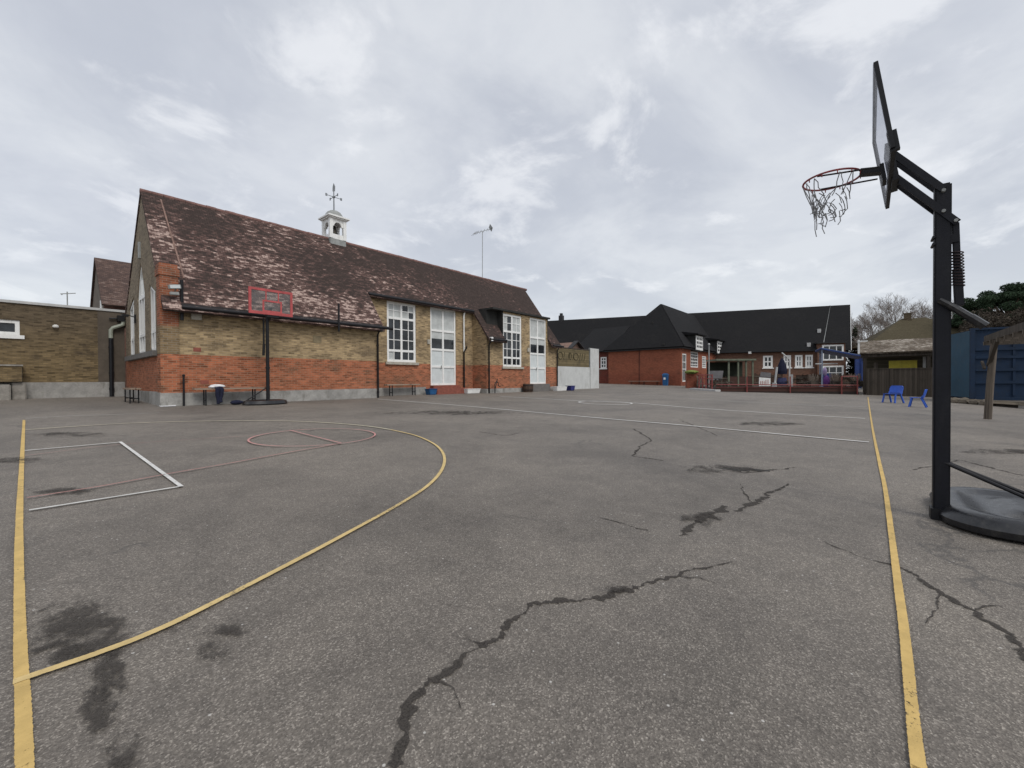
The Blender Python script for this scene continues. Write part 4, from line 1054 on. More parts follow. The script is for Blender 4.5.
# arms, strut, spring, handle
for za, ya, zb_, yb in ((2.895, -.50, 3.33, -.165), (2.585, -.585, 3.13, -.165)):
    m = MB()
    for s_ in (-1, 1): m.bar((PX + s_ * .058, ya, za), (PX + s_ * .058, yb, zb_), .022, .052)
    m.build('lift_arm', M_navy, rh)
m = MB()
for y, z in ((PY, 2.88), (PY, 2.70), (-.575, 2.60)): m.tube([(PX - .09, y, z), (PX + .09, y, z)], .014, 8)
m.build('pivot_bolt', M_lead, rh)
m = MB(); m.bar((PX, -.580, 2.60), (PX, -.592, 2.20), .045, .045); m.bar((PX, -.592, 2.20), (PX, -.606, 1.87), .058, .058); m.build('actuator', M_navy, rh, bevel=.006)
m = MB(); m.bar((PX, PY - .05, 2.46), (PX, PY - .10, 2.46), .07, .07); m.tube([(PX - .07, PY + .058, 2.49), (PX + .07, PY + .058, 2.49)], .012, 8); m.tube([(PX - .07, PY + .058, 2.43), (PX + .07, PY + .058, 2.43)], .012, 8); m.build('actuator_bracket', M_navy, rh)
m = MB(); pts = []
for k in range(12 * 12 + 1):
    a = 2 * math.pi * k / 12; f = k / (12 * 12); pts.append((PX + .040 * math.cos(a), -.588 - .010 * f + .040 * math.sin(a), 2.35 - .31 * f))
m.tube(pts, .0055, 5); m.build('spring', plain('spring_dark', (.022, .010, .011), .5, .3, 20), rh, smooth=True)
m = MB(); m.tube([(PX - .085, -.475, 1.93), (PX - .085, -.56, 1.855), (PX - .085, -.735, 1.685)], [.022, .030, .032], 8); m.tube([(PX - .085, -.66, 1.758), (PX - .085, -.745, 1.675)], .036, 8); m.tube([(PX - .10, -.495, 1.915), (PX + .09, -.495, 1.915)], .012, 6); m.build('height_handle', M_plastic, rh, smooth=True)

# ------------------------------------------------------------------ hoarding beside the hall
wh = thing('white_hoarding', 'low white board wall with olive planks above at the end of the hall', 'wall', (29.3, 18.4, gz(0, 18.4)))
fH = FX(18.35)
m = MB(); m.wbox(fH, 26.15, 32.0, .2, 2.28, -.12, 0); m.build('white_panel', M_offwhite, wh)
m = MB(); m.wbox(fH, 26.15, 31.9, 2.285, 3.72, -.12, -.03); m.build('plank_panel', M_trellis, wh)
fz = 3.12; M_carve = plain('dark_carving', (.075, .062, .035), .9, .2, 5)
for c, w in ((27.45, .32), (28.9, .14), (29.75, .36)):
    pts = [fH[0] + fH[1] * (c + w * math.cos(2 * math.pi * k / 14)) + Z * (fz + .28 * math.sin(2 * math.pi * k / 14)) + fH[2] * (-.02) for k in range(15)]; m = MB(); m.tube(pts, .035, 5); m.build('carved_ring', M_carve, wh)
for c in (27.9, 28.55, 29.25, 30.3, 30.65, 31.05): m = MB(); m.bar(fH[0] + fH[1] * c + Z * (fz - .28) + fH[2] * -.02, fH[0] + fH[1] * (c + .16) + Z * (fz + .3) + fH[2] * -.02, .06, .03); m.build('carved_stroke', M_carve, wh)
m = MB(); m.wbox(fH, 26.1, 31.95, 3.72, 3.80, -.15, .0); m.build('top_rail', M_fence, wh)
wp = thing('white_tall_panel', 'tall plain white panel at the right end of the olive hoarding', 'panel', (33.4, 18.4, gz(0, 18.4)))
m = MB(); m.wbox(fH, 32.03, 33.55, .2, 3.95, -.1, .02); m.build('board', M_offwhite, wp); m = MB(); m.wbox(fH, 31.99, 32.027, .2, 3.98, -.12, .03); m.build('edge_post', M_lead, wp)

ob = thing('brick_outbuilding', 'small brick outbuilding with dark flat eaves behind the white hoarding', 'building', (34, 24, gz(0, 24)))
m = MB(); m.box(27.5, 38, 22.5, 27, .3, 3.9); m.slab([(34.5, 22.45, 3.9), (38.0, 22.45, 3.9), (36.2, 22.45, 5.0)], (0, 3, 0)); m.build('wall', plain('pinkish_brick', (.22, .14, .11), .95, .25, 4), ob)
m = MB(); m.box(26.6, 34.3, 21.9, 27.3, 3.91, 4.12); m.bar((34.4, 22.3, 3.95), (36.2, 22.3, 5.08), .5, .1); m.bar((38.1, 22.3, 3.95), (36.2, 22.3, 5.08), .5, .1); m.build('roof', M_darkfascia, ob)

# ------------------------------------------------------------------ far range with slate roof
P1 = AT(846, 379.7, 56.0); P0 = AT(545, 379.7, 70.0); P1.z = 0; P0.z = 0
dL = (P0 - P1); LL = dL.length; dL.normalize(); dB = Vector((dL.y, -dL.x, 0))       # dB points away from the camera
if dB.dot(_fw) < 0: dB = -dB
lr = thing('slate_roofed_range', 'long dark slate roofed school range stretching across the far side of the yard', 'building', P1 + Z * gz(0, P1.y))
fL = (P1, dL, -dB); HD = 5.6; ez, rz2 = 5.45, 11.75
def SL(px):
    d = ray(px, 380); d.z = 0; n = Vector((-dL.y, dL.x, 0)); o = EYE.copy(); o.z = 0
    return (o + d * ((P1 - o).dot(n) / d.dot(n)) - P1).dot(dL)
wins = [(SL(b), SL(a)) for a, b in ((763, 772.8), (783.5, 791), (795, 802.6), (805.3, 812.9))]
m = MB(); m.wall(fL, rect(0, LL, -.5, ez), [rect(a, b, 2.75, 4.45) for a, b in wins]); m.build('wall', M_brown, lr)
SK = 1.85 / HD; dG = (dB - dL * SK); gl = dG.length; dG.normalize(); ng = Vector((dG.y, -dG.x, 0))
if ng.dot(dL) > 0: ng = -ng
HG = HD * gl
m = MB(); m.wall((P1, dG, ng), [(0, -.5), (2 * HG, -.5), (2 * HG, ez), (HG, rz2 - .1), (0, ez)]); m.build('gable_wall', M_brown, lr)
m = MB()
A_ = P1 - dL * .35 - dB * .5; B_ = P0 + dL * 1 - dB * .5; k = (rz2 - ez) / HD; ze = ez - .5 * k
nS = (-dB * k + Z).normalized(); nS2 = (dB * k + Z).normalized()
AR = A_ + (dB - dL * SK) * (HD + .5); AB = A_ + (dB - dL * SK) * (2 * HD + 1)
m.slab([A_ + Z * ze, B_ + Z * ze, B_ + dB * (HD + .5) + Z * rz2, AR + Z * rz2], nS * .12)
m.slab([AR + Z * rz2, B_ + dB * (HD + .5) + Z * rz2, B_ + dB * (2 * HD + 1) + Z * ze, AB + Z * ze], nS2 * .12)
rf = m.build('roof', M_slate, lr)
m = MB(); m.bar(A_ + Z * (ze - .05) - dL * .05, AR + Z * (rz2 - .05) - dL * .05, .06, .3); m.build('bargeboard', M_white, rf)
m = MB(); m.bar(A_ + dL * 3.2 + Z * (ze + .15), AR + dL * 2.4 + Z * (rz2 + .12), .14, .05); q = A_ + dL * 24.5
m.bar(q + dB * 2.6 + Z * (ze + 2.6 * k + .16), q - dL * .4 + dB * (HD + .4) + Z * (rz2 + .1), .12, .05); m.build('lead_flashing', M_lead, rf)
for f, h in ((SL(821), 2.4), (SL(806), .6)):
    m = MB(); q = A_ + dL * f + dB * h + Z * (ze + h * k); m.box(q.x - .2, q.x + .2, q.y - .2, q.y + .2, q.z, q.z + .55); m.build('roof_vent', M_coping, rf)
m = MB(); q = A_ + dL * (LL - 1.2) + dB * (HD + .5) + Z * rz2; m.box(q.x - .35, q.x + .35, q.y - .35, q.y + .35, q.z - .3, q.z + .9); m.box(q.x - .2, q.x + .2, q.y - .2, q.y + .2, q.z + .9, q.z + 1.3); m.build('chimney', M_darkfascia, rf)
for a, b in wins:
    glazed(lr, fL, a, b, 2.75, 4.45, [.5] if b - a < 1.5 else [.33, .66], [.5], depth=.05, fw=.24, bar=.16, sill=True, sillmat=M_white)
# glazed white end bay of the range
eb = (P1 + dL * .3, dL, -dB)
m = MB(); m.wbox(eb, 0, 3.1, -.3, 5.9, 0, .6); m.build('end_bay', M_brown, lr)
eb2 = (P1 + dL * .3 - dB * .6, dL, -dB)
for z0_, z1_ in ((1.0, 2.9), (3.6, 5.7)):
    w = glazed(lr, eb2, .2, 2.6, z0_, z1_, [.33, .66], [.5], depth=-.06, fw=.2, bar=.1)
m = MB(); m.wbox(eb, -.12, 3.3, 5.9, 6.05, -.5, .9); m.build('bay_roof', M_darkfascia, lr)
m = MB(); q = A_ + dL * 11.8 + Z * (ez - .55); m.box(q.x - .3, q.x + .3, q.y - .15, q.y + .15, q.z - .15, q.z + .15); m.build('wall_light', M_white, lr)

# ------------------------------------------------------------------ red block with hipped slate roof
C0 = AT(681, 384, 50.0); bu, bv = C0.x, C0.y
BW = ray(608.5, 380).y / ray(608.5, 380).x * bu - bv; BL = 24.0; bez, brz = 5.0, 11.25
rb = thing('red_brick_block', 'plain red brick block with dark hipped slate roof in front of the far range', 'building', (bu, bv + BW / 2, gz(0, bv)))
fF = FY(bu)
m = MB(); m.wall(fF, rect(bv, bv + BW, 0, bez), [rect(bv + BW - .05 - 1.15, bv + BW - .2, 2.35, 4.0)] if False else [])
fS = FX(bv)
sw = [(bu + .5, bu + 1.9, .9, 4.3), (bu + 8.4, bu + 10.2, 2.7, 4.3), (bu + 3.6, bu + 6.6, 2.7, 4.7)]
m.wall(fS, rect(bu, bu + BL, 0, bez), [rect(*q) for q in sw]); m.wall((Vector((0, bv + BW, 0)), Vector((1, 0, 0)), Vector((0, 1, 0))), rect(bu, bu + BL, 0, bez))
m.build('wall', M_red, rb)
m = MB(); m.wbox(fF, bv + BW * .54, bv + BW * .54 + .1, .3, bez - .1, 0, .06); m.build('movement_joint', plain('dark_joint', (.10, .035, .025), .9, .2, 5), rb)
o_ = .5; x0, x1, y0, y1 = bu - o_, bu + BL, bv - o_, bv + BW + o_; ym = (y0 + y1) / 2 - .6; xa = bu + 4.6; zz = bez + .05
m = MB()
m.slab([(x0, y0, zz), (x0, y1, zz), (xa, ym, brz)], Vector((-1, 0, 1)) * .07)
m.slab([(x0, y0, zz), (x1, y0, zz), (x1, ym, brz), (xa, ym, brz)], Vector((0, -1, 1)) * .07)
m.slab([(x0, y1, zz), (x1, y1, zz), (x1, ym, brz), (xa, ym, brz)], Vector((0, 1, 1)) * .07)
rf = m.build('roof', M_slate, rb)
m = MB(); m.box(x0 + .1, x1, y0 + .1, y1 - .1, zz - .16, zz - .03); m.build('soffit', M_darkfascia, rb)
for fx, fz in ((1.0, .55), (3.4, .05)):
    m = MB(); q = Vector((x0 + (xa - x0) * fz, ym - fx + 1.2, zz + (brz - zz) * fz)); m.box(q.x - .2, q.x, q.y - .1, q.y + .1, q.z, q.z + .26); m.build('roof_vent', M_cheek, rf)
for i, q in enumerate(sw):
    glazed(rb, fS, *q, ([.5] if i == 0 else [.25, .5, .75]), ([.45, .7] if i == 0 else [.2, .4, .6, .8]), depth=.04, fw=.14, bar=.09)
# wall dormers on the side slope
for a, b, zt in ((bu + 3.6, bu + 6.6, 6.75), (bu + 13.4, bu + 17.2, 6.7)):
    m = MB(); m.box(a, b, bv - .58, bv + 2.8, bez - .25, zt); dm = m.build('dormer', M_cheek, rb)
    fD = FX(bv - .58)
    m = MB(); m.slab([(a - .4, bv - 1.0, zt + .02), (a - .4, bv + 2.8, zt + .02), (a - .4, bv + 3.4, zt + .9), (a - .4, bv - 1.0, zt + .14)], (b - a + .8, 0, 0)); m.build('dormer_roof', M_slate, dm)
    m = MB(); fr = fD; m.wbox(fr, a + .1, b - .1, bez - .1, zt - .05, .0, .06)
    m.build('casement', M_white, dm)
    m = MB()
    nc = 4
    for i in range(nc):
        for j in range(3):
            s0 = a + .25 + (b - a - .5) * i / nc; s1 = a + .25 + (b - a - .5) * (i + 1) / nc; q0 = bez + .1 + (zt - bez - .3) * j / 3; q1 = bez + .1 + (zt - bez - .3) * (j + 1) / 3
            m.wbox(fr, s0 + .11, s1 - .11, q0 + .1, q1 - .1, .05, .068)
    m.build('pane', M_glass, dm)
# window wing at the left of the block
lw = thing('red_brick_link', 'narrow darker red brick link with one white window between hoarding and red block', 'building', (bu + .9, bv + BW + 1.6, gz(0, bv + BW)))
m = MB(); fW = FY(bu + .8); VY = lambda px: ray(px, 380).y / ray(px, 380).x * (bu + .8)
ww = (VY(606.6), VY(600.6), 2.75, 4.3)
m.wall(fW, rect(bv + BW + .02, bv + BW + 5.5, 0, 5.0), [rect(*ww)]); m.wall((Vector((0, bv + BW + 4.5, 0)), Vector((1, 0, 0)), Vector((0, 1, 0))), rect(bu + .8, bu + 10, 0, 5.0)); m.build('wall', brick('deep_red_brick', (.17, .045, .032), (.15, .045, .035), 2.5, soft=.5, var=.25, mortar=(.15, .08, .06)), lw)
glazed(lw, fW, *ww, [.5], [.35, .68], depth=.04, fw=.17, bar=.12, sill=True, sillmat=M_white)
m = MB(); m.slab([(bu + .2, bv + BW + .02, 4.95), (bu + .2, bv + BW + 6, 4.95), (bu + 7, bv + BW + 6, 9), (bu + 7, bv + BW + .02, 9)], (-.07, 0, .1)); m.build('roof', M_slate, lw)
m = MB(); m.tube([(bu + .72, bv + BW + .25, .2), (bu + .72, bv + BW + .25, 2.4)], .06, 6); m.build('downpipe', M_coping, lw)
# bin and bench at the red wall
q = Vector((bu - .7, bv + 1.6, gz(0, bv)))
bn = thing('blue_bin', 'blue litter bin standing against the red brick wall', 'bin', q)
m = MB(); m.lathe(q, [(.36, 0), (.42, 1.25)], 4, math.pi / 4); m.build('bin_body', M_bluebin, bn, bevel=.04); m = MB(); m.lathe(q + Z * 1.252, [(.45, 0), (.42, .16), (.2, .26)], 4, math.pi / 4); m.build('hood', M_bluebin, bn)
m = MB(); m.box(q.x - .33, q.x - .30, q.y - .12, q.y + .12, q.z + .75, q.z + 1.0); m.build('notice', M_white, bn)
bench('low brown bench along the red brick wall beside the blue bin', (bu - .4, bv + 4.4, gz(0, bv + 4)), math.pi / 2, 4.0, .5, .4, 'wooden benches along the hall wall', 3)

# ------------------------------------------------------------------ raised deck, railings and play things across the yard
Q0, Q1 = G(716, 391.5), G(858, 394.5)
dd = (Q1 - Q0); dd.z = 0; DL = dd.length; dd.normalize(); db = Vector((-dd.y, dd.x, 0))
if db.dot(_fw) < 0: db = -db
gq = gz(0, Q0.y)
dk = thing('timber_deck', 'long low dark red timber deck across the far side of the yard', 'deck', (Q0 + Q1) / 2)
m = MB(); fD = (Vector((Q0.x, Q0.y, 0)), dd, -db); m.wbox(fD, 0, DL, -.2, .50, -8, 0); m.build('deck_boards', M_deck, dk)
m = MB(); m.wbox(fD, 0, DL, .505, .60, -.12, .03); m.build('edge_board', plain('red_edge_board', (.13, .045, .038), .8, .25, 3), dk)
m = MB(); m.wbox(fD, -.02, DL + .02, -.2, .22, 0, .06); m.build('skirt', plain('dark_skirt', (.028, .02, .018), .9, .3, 3), dk)
rl_ = thing('red_railing', 'long red tubular railing along the front edge of the timber deck', 'railing', (Q0 + Q1) / 2 - db * .1)
def DP(s, n, z): return Vector((Q0.x, Q0.y, 0)) + dd * s - db * n + Z * z
for s in (2.2, 5.2, 8.6, DL - .1):
    m = MB(); m.tube([DP(s, .12, -.15), DP(s, .12, 1.38)], .045, 6); m.build('post', M_redrail, rl_)
m = MB(); m.tube([DP(0, .12, .78), DP(DL, .12, .70)], .04, 6); m.build('rail', M_redrail, rl_)
m = MB(); m.tube([DP(8.6, .12, 1.36), DP(DL - .1, .12, 1.36)], .04, 6); m.build('rail', M_redrail, rl_)
# ramp railing at left
g0 = G(697, 389.5); rp_ = thing('ramp_railing', 'cluster of red upright railings on a white kerb by the brick planter', 'railing', g0, 0)
for i, (px, dd_) in enumerate(((699, 36), (702.5, 38), (706, 35), (709.5, 37), (712, 34))):
    p = AT(px, 384, dd_); zg = gz(0, p.y)
    m = MB(); m.tube([(p.x, p.y, zg), (p.x, p.y, zg + 1.35)], .05, 6); m.build('post', M_redrail, rp_)
a, b = AT(698, 384, 36), AT(713, 384, 34.5)
for z in (.55, 1.0, 1.32):
    m = MB(); m.tube([(a.x, a.y, gz(0, a.y) + z), (b.x, b.y, gz(0, b.y) + z)], .04, 6); m.build('rail', M_redrail, rp_)
m = MB(); a, b = G(692, 389.8), G(718, 391.6); m.bar(a + Z * .03, b + Z * .03, .5, .26); kb = m.build('kerb_stone', M_coping, None, bevel=.03); tag(kb, 'white kerb stone under the red ramp railings', 'kerb')
wpole = thing('pale_pole', 'tall thin pale grey pole rising from the red ramp railings', 'pole', AT(709, 384, 37)); q = AT(709, 384, 37); zg = gz(0, q.y)
m = MB(); m.tube([(q.x, q.y, zg), (q.x, q.y, zg + 4.0)], .05, 6); m.build('shaft', M_lead, wpole); m = MB(); m.lathe((q.x, q.y, zg + 4.0), [(.09, 0), (.09, .08), (.02, .12)], 8); m.build('cap', M_coping, wpole)
# brick planter
pa, pb_ = AT(686, 384, 42), AT(698, 384, 41); zg = gz(0, pa.y)
bp = thing('brick_planter', 'low red brick planter topped with yellow green plants', 'planter', (pa + pb_) / 2 * 1.0)
ORI[bp.name] = bp.location.copy()
m = MB(); m.bar(Vector((pa.x, pa.y, zg + .72)), Vector((pb_.x + .8, pb_.y, zg + .72)), 1.2, 1.6); m.build('brick_box', M_red, bp)
m = MB(); blob(m, Vector(((pa.x + pb_.x) / 2 - .2, (pa.y + pb_.y) / 2, zg + 1.58)), .72, .6, .20, 4, 18, 8); m.build('plants', M_moss, bp)
# play shelter
s0 = AT(729, 384, 42); s1 = AT(754, 384, 42); zs = .5
ps = thing('play_shelter', 'sage green timber play shelter with flat roof and dark openings on the deck', 'shelter', (s0 + s1) / 2)
ORI[ps.name] = ps.location.copy()
ax = (s1 - s0); ax.z = 0; sl = ax.length; ax.normalize(); ay = Vector((-ax.y, ax.x, 0))
if ay.dot(_fw) < 0: ay = -ay
fP = (Vector((s0.x, s0.y, 0)), ax, -ay)
m = MB(); m.wbox(fP, -1.3, sl + .15, 3.05, 3.22, -2.2, .15); m.build('roof', M_green, ps)
for s in (0, .95, 1.75, sl - .1):
    m = MB(); m.wbox(fP, s - .07, s + .07, .3, 3.05, -.14, 0); m.build('post', M_green, ps)
m = MB(); m.wbox(fP, 0, sl, .3, 1.45, -.1, -.03); m.build('front_panel', M_deck, ps)
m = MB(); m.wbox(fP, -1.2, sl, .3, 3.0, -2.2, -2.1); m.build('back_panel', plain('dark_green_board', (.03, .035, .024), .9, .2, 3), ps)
# tables, boards, toys
def pos_on(px, d, z=.5): q = AT(px, 384, d); return Vector((q.x, q.y, z))
def picnic(label, px, d, z=.5):
    q = pos_on(px, d, z); t = thing('picnic_table', label, 'picnic table', q, rnd.uniform(0, 1), 'wooden picnic tables on the deck')
    m = MB(); m.box(-.85, .85, -.35, .35, .72, .77); m.build('table_top', M_greywood, t, local=True)
    for s in (-1, 1):
        m = MB(); m.box(-.85, .85, s * .75 - .13, s * .75 + .13, .42, .46); m.build('seat', M_greywood, t, local=True)
        m = MB(); m.bar((s * .6, -.75, 0), (s * .6, -.1, .72), .08); m.bar((s * .6, .75, 0), (s * .6, .1, .72), .08); m.bar((s * .6, -.8, .38), (s * .6, .8, .38), .07); m.build('leg', M_greywood, t, local=True)
picnic('weathered picnic table at the left end of the deck near the ramp railings', 720, 38)
picnic('weathered picnic table right of the blue canopy posts behind the railing', 846, 36)
picnic('weathered picnic table in the middle of the deck below the white windows', 797, 39)
q = pos_on(715, 40, .5); gbd = thing('grey_screen', 'sloping grey weathered screen standing left of the play shelter', 'screen', q)
m = MB(); a, b = pos_on(709, 40, 0), pos_on(722, 40, 0); m.slab([a + Z * 1.1, b + Z * 1.1, b + Z * 2.0 + (b - a) * .12, a + Z * 2.0 + (b - a) * .05], ay * .08); m.build('panel', M_greyboard, gbd)
m = MB(); m.bar(a + Z * .4 + ay * .1, a + Z * 1.95 + ay * .1, .08); m.bar(b + Z * .4 + ay * .1, b + Z * 1.95 + ay * .1, .08); m.build('post', M_greywood, gbd)
q = pos_on(765, 38, .5); wb = thing('white_play_panel', 'white patterned play panel leaning on the deck beside a pale pole', 'panel', q)
a, b = pos_on(759, 38, 0), pos_on(770.5, 38, 0); m = MB(); m.slab([a + Z * .55, b + Z * .55, b + Z * 1.25, a + Z * 1.35 + (b - a) * .05], ay * .06); m.build('board', M_white, wb)
m = MB(); m.slab([a + Z * 1.4 + (b - a) * .1, b + Z * 1.3, b + Z * 1.75 + (b - a) * .05, a + Z * 1.85 + (b - a) * .2], ay * .06)
m.build('upper_board', M_greyboard, wb)
m = MB()
for f in (.15, .3, .45, .6, .78): c = a.lerp(b, f); m.bar(c + Z * .7 - ay * .012, c + Z * (.95 + rnd.uniform(0, .2)) - ay * .012, .07, .012, up=ay)
m.build('pattern', plain('pink_marks', (.5, .28, .25), .8, .2, 9), wb)
q = pos_on(774.5, 37, .5); pp = thing('pale_post', 'leaning pale post beside the white play panel', 'post', q)
m = MB(); m.tube([q, q + Z * 1.75 + ax * .22], .08, 6); m.build('shaft', M_coping, pp); m = MB(); m.box(q.x - .16, q.x + .16, q.y - .16, q.y + .16, .5, .85); m.build('foot', M_coping, pp)
q = pos_on(782, 41, .5); um = thing('navy_parasol', 'closed dark parasol with navy lower cloth in front of the white windows', 'parasol', q)
m = MB(); m.tube([q, q + Z * 2.85], .05, 6); m.build('pole', M_greywood, um); m = MB(); m.lathe(q + Z * 1.15, [(.42, 0), (.46, .3), (.36, .8), (.16, 1.4), (.03, 1.6)], 10); m.build('canopy', M_navycloth, um)
m = MB(); m.lathe(q + Z * .0, [(.4, 0), (.46, .4), (.34, .8)], 9); m.build('weighted_base', plain('slate_blue', (.045, .05, .12), .8, .3, 5), um)
q = pos_on(789.5, 38.5, .5); st = thing('white_stand', 'slim white stand with slanting top bar by the navy parasol', 'stand', q)
m = MB(); m.tube([q, q + Z * 2.5], .06, 6); m.build('upright', M_coping, st); m = MB(); m.bar(q + Z * 2.5, q + Z * 3.1 - ax * .7, .09); m.build('top_bar', M_coping, st); m = MB(); m.bar(q + Z * .0 + ax * .2, q + Z * 1.1 + ax * .2, .18); m.build('side_post', M_coping, st)
for i, (px, d, lab) in enumerate(((700, 41, 'brown wooden planter box behind the red ramp railings'), (813, 39, 'brown wooden planter box with pale shrubs near the blue canopy'), (835, 36.5, 'brown wooden planter box under the blue canopy'), (857, 36, 'brown wooden planter box at the right end of the deck'))):
    q = pos_on(px, d, .5); t = thing('wooden_planter', lab, 'planter', q, .3, 'wooden planter boxes on the deck')
    m = MB(); m.box(-.7, .7, -.3, .3, 0, .5); m.build('box', M_greywood, t, local=True)
    m = MB(); rr_ = random.Random(i)
    for k in range(60):
        a = Vector((rr_.uniform(-.65, .65), rr_.uniform(-.25, .25), .48)); m.tube([a, a + Vector((rr_.uniform(-.2, .2), rr_.uniform(-.2, .2), rr_.uniform(.2, .7)))], .018, 3, cap=False)
    m.build('dry_plants', plain('dry_stems', (.30, .24, .19), .9, .3, 8), t, local=True)
# low board fences that close the deck behind the railing
for lab, pa_, pb2, d_, h_ in (('low brown board fence behind the railing below the white windows and canopy', 796, 868, 41, 1.15), ('short brown board fence between ramp railings and play shelter', 712, 731, 43, 1.0), ('low dark fence behind the white play panel', 752, 781, 42.5, 1.3)):
    a, b = pos_on(pa_, d_, .5), pos_on(pb2, d_, .5); t = thing('low_board_fence', lab, 'fence', (a + b) / 2, 0, 'low board fences on the deck'); ORI[t.name] = t.location.copy()
    u_ = (b - a); ln = u_.length; u_.normalize(); nn_ = Vector((u_.y, -u_.x, 0)); nn_ = nn_ if nn_.dot(a - EYE) < 0 else -nn_
    f_ = (Vector((a.x, a.y, 0)), u_, nn_); r6 = random.Random(pa_)
    m = MB(); q_ = 0.
    while q_ < ln - .1:
        m.wbox(f_, q_, q_ + .13, .5, .5 + h_ * r6.uniform(.85, 1.0), -.03, 0); q_ += .15
    m.build('boards', plain('fence_brown', (.10, .062, .045), .9, .35, 2.5), t)
    m = MB(); m.wbox(f_, 0, ln, .75, .85, .002, .05); m.wbox(f_, 0, ln, .5 + h_ * .7, .58 + h_ * .7, .002, .05); m.build('rail', M_greywood, t)
# blue canopy
ca = [pos_on(820, 43, 0), pos_on(822, 38, 0), pos_on(861, 43.5, 0), pos_on(860, 37, 0)]
bc = thing('blue_canopy', 'blue painted timber canopy with sloping roof and blue posts beside the far range', 'canopy', (ca[0] + ca[3]) / 2)
ORI[bc.name] = bc.location.copy()
M_paleblue = plain('pale_blue_frame', (.30, .36, .46), .6, .2, 3)
for c in ca:
    h = 3.85 if c in (ca[0], ca[1]) else 3.0
    lf = c in (ca[0], ca[1]); m = MB(); m.bar(c + Z * .3, c + Z * h, .11 if lf else .2); m.build('post', M_paleblue if lf else M_bluepaint, bc)
m = MB(); up = [ca[0] + Z * 3.95 - ax * .3 + ay * .3, ca[1] + Z * 3.85 - ax * .3 - ay * .3, ca[3] + Z * 3.0 + ax * .4 - ay * .3, ca[2] + Z * 3.1 + ax * .4 + ay * .3]
m.slab(up, (0, 0, .12)); m.build('roof', M_bluepaint, bc)
m = MB(); m.slab([p + Z * .125 for p in up], (0, 0, .03)); m.build('roof_sheet', plain('pale_blue_sheet', (.20, .27, .42), .5, .2, 2), bc)
m = MB(); m.bar(ca[1] + Z * 1.0, ca[1] + Z * 1.0 + ax * .8, .06, 1.4); m.build('side_screen', M_bluepaint, bc)
m = MB(); m.bar(ca[3] + Z * .9, ca[3] + Z * 2.9, .9, .08, up=ay); m.build('side_screen', M_bluepaint, bc)
m = MB(); m.bar(ca[1] + Z * 2.55 - ax * .6, ca[1] + Z * 2.55 + ax * 1.4, .06, .09); m.build('rail', M_coping, bc)
q = pos_on(826, 36.5, .5); pd = thing('purple_drape', 'crumpled purple cloth hanging by the left posts of the blue canopy', 'cloth', q)
m = MB(); blob(m, q + Z * .45, .35, .25, .55, 6); m.build('fold', M_purple, pd); m = MB(); blob(m, q + Z * 1.3 - ax * .1, .22, .15, .4, 8); m.build('upper_fold', plain('lilac_cloth', (.32, .26, .42), .9, .2, 6), pd)
# white trestle at deck end
q0, q1 = G(854, 392.3), G(866, 392.6); m = MB(); m.bar(q0 + Z * .32, q1 + Z * .32, .3, .12); wt = m.build('white_low_bench', M_white, None); tag(wt, 'small low white slab at the right end of the timber deck', 'bench')
m.v = []; m.f = []; m.mi = []

# ------------------------------------------------------------------ timber shed with mossy roof, fence and chairs on the right
UF = 40.0
fFn = FY(UF)
fn = thing('board_fence', 'dark close boarded fence behind the two blue chairs', 'fence', (UF, -2, gz(0, -2)))
m = MB(); m.wbox(fFn, -4.9, .02, -.3, 1.85, -.06, 0); m.build('fence_panel', M_fence, fn)
for v in (-4.8, -1.3, -.02): m = MB(); m.wbox(fFn, v - .07, v + .07, -.3, 1.9, .002, .1); m.build('post', M_fence, fn)
m = MB(); m.wbox(fFn, -4.9, .05, 1.852, 1.92, -.09, .03); m.build('capping', M_fence, fn)
sh = thing('timber_shelter', 'open timber shelter with mossy tiled roof behind the dark fence', 'shelter', (UF + 3, -2.5, gz(0, -2)))
for v in (.15, -3.2, -6.2):
    m = MB(); m.box(UF + .5, UF + .66, v - .09, v + .09, -.3, 2.95); m.build('post', M_fence, sh)
m = MB(); m.box(UF + .42, UF + .70, -6.6, .35, 2.78, 2.98); m.build('beam', M_fence, sh)
m = MB(); m.slab([(UF + .2, .45, 3.0), (UF + .2, -6.8, 3.0), (UF + 3.2, -6.8, 4.05), (UF + 3.2, .45, 4.05)], (-.07, 0, .1)); m.slab([(UF + 3.2, .45, 4.05), (UF + 3.2, -6.8, 4.05), (UF + 6.2, -6.8, 3.0), (UF + 6.2, .45, 3.0)], (.07, 0, .1)); m.build('roof', M_mosstile, sh)
m = MB(); m.bar((UF + .15, .50, 3.02), (UF + .15, .50, 4.05), .12, .08); m.box(UF + .06, UF + .24, .0, .5, 3.9, 3.98); m.build('bargeboard', M_white, sh)
m = MB(); m.box(UF + 5.8, UF + 5.95, -6.6, .3, -.3, 3.1); m.build('back_wall', planks('olive_shed_boards', (.075, .065, .045), .15, False), sh)
for lab, v0, v1, z0, z1, mm, nm, ct in (('yellow plastic board inside the timber shelter', -2.7, -1.2, 1.9, 2.5, M_yellowp, 'yellow_board', 'board'), ('pale upright pole inside the timber shelter', -3.15, -3.0, 1.0, 2.75, M_coping, 'pale_pole', 'pole'), ('slate blue locker inside the timber shelter', -4.3, -3.75, .3, 2.6, M_greyboard, 'tall_locker', 'locker'), ('small pale box seen left inside the timber shelter', -.6, -.35, 1.9, 2.4, M_greywood, 'pale_box', 'box')):
    m = MB(); zb_ = -.1; m.box(UF + 1.6, UF + 1.8, v0, v1, z0, z1); m.box(UF + 1.65, UF + 1.75, (v0 + v1) / 2 - .05, (v0 + v1) / 2 + .05, -.1, z0); tag(m.build(nm, mm), lab, ct)
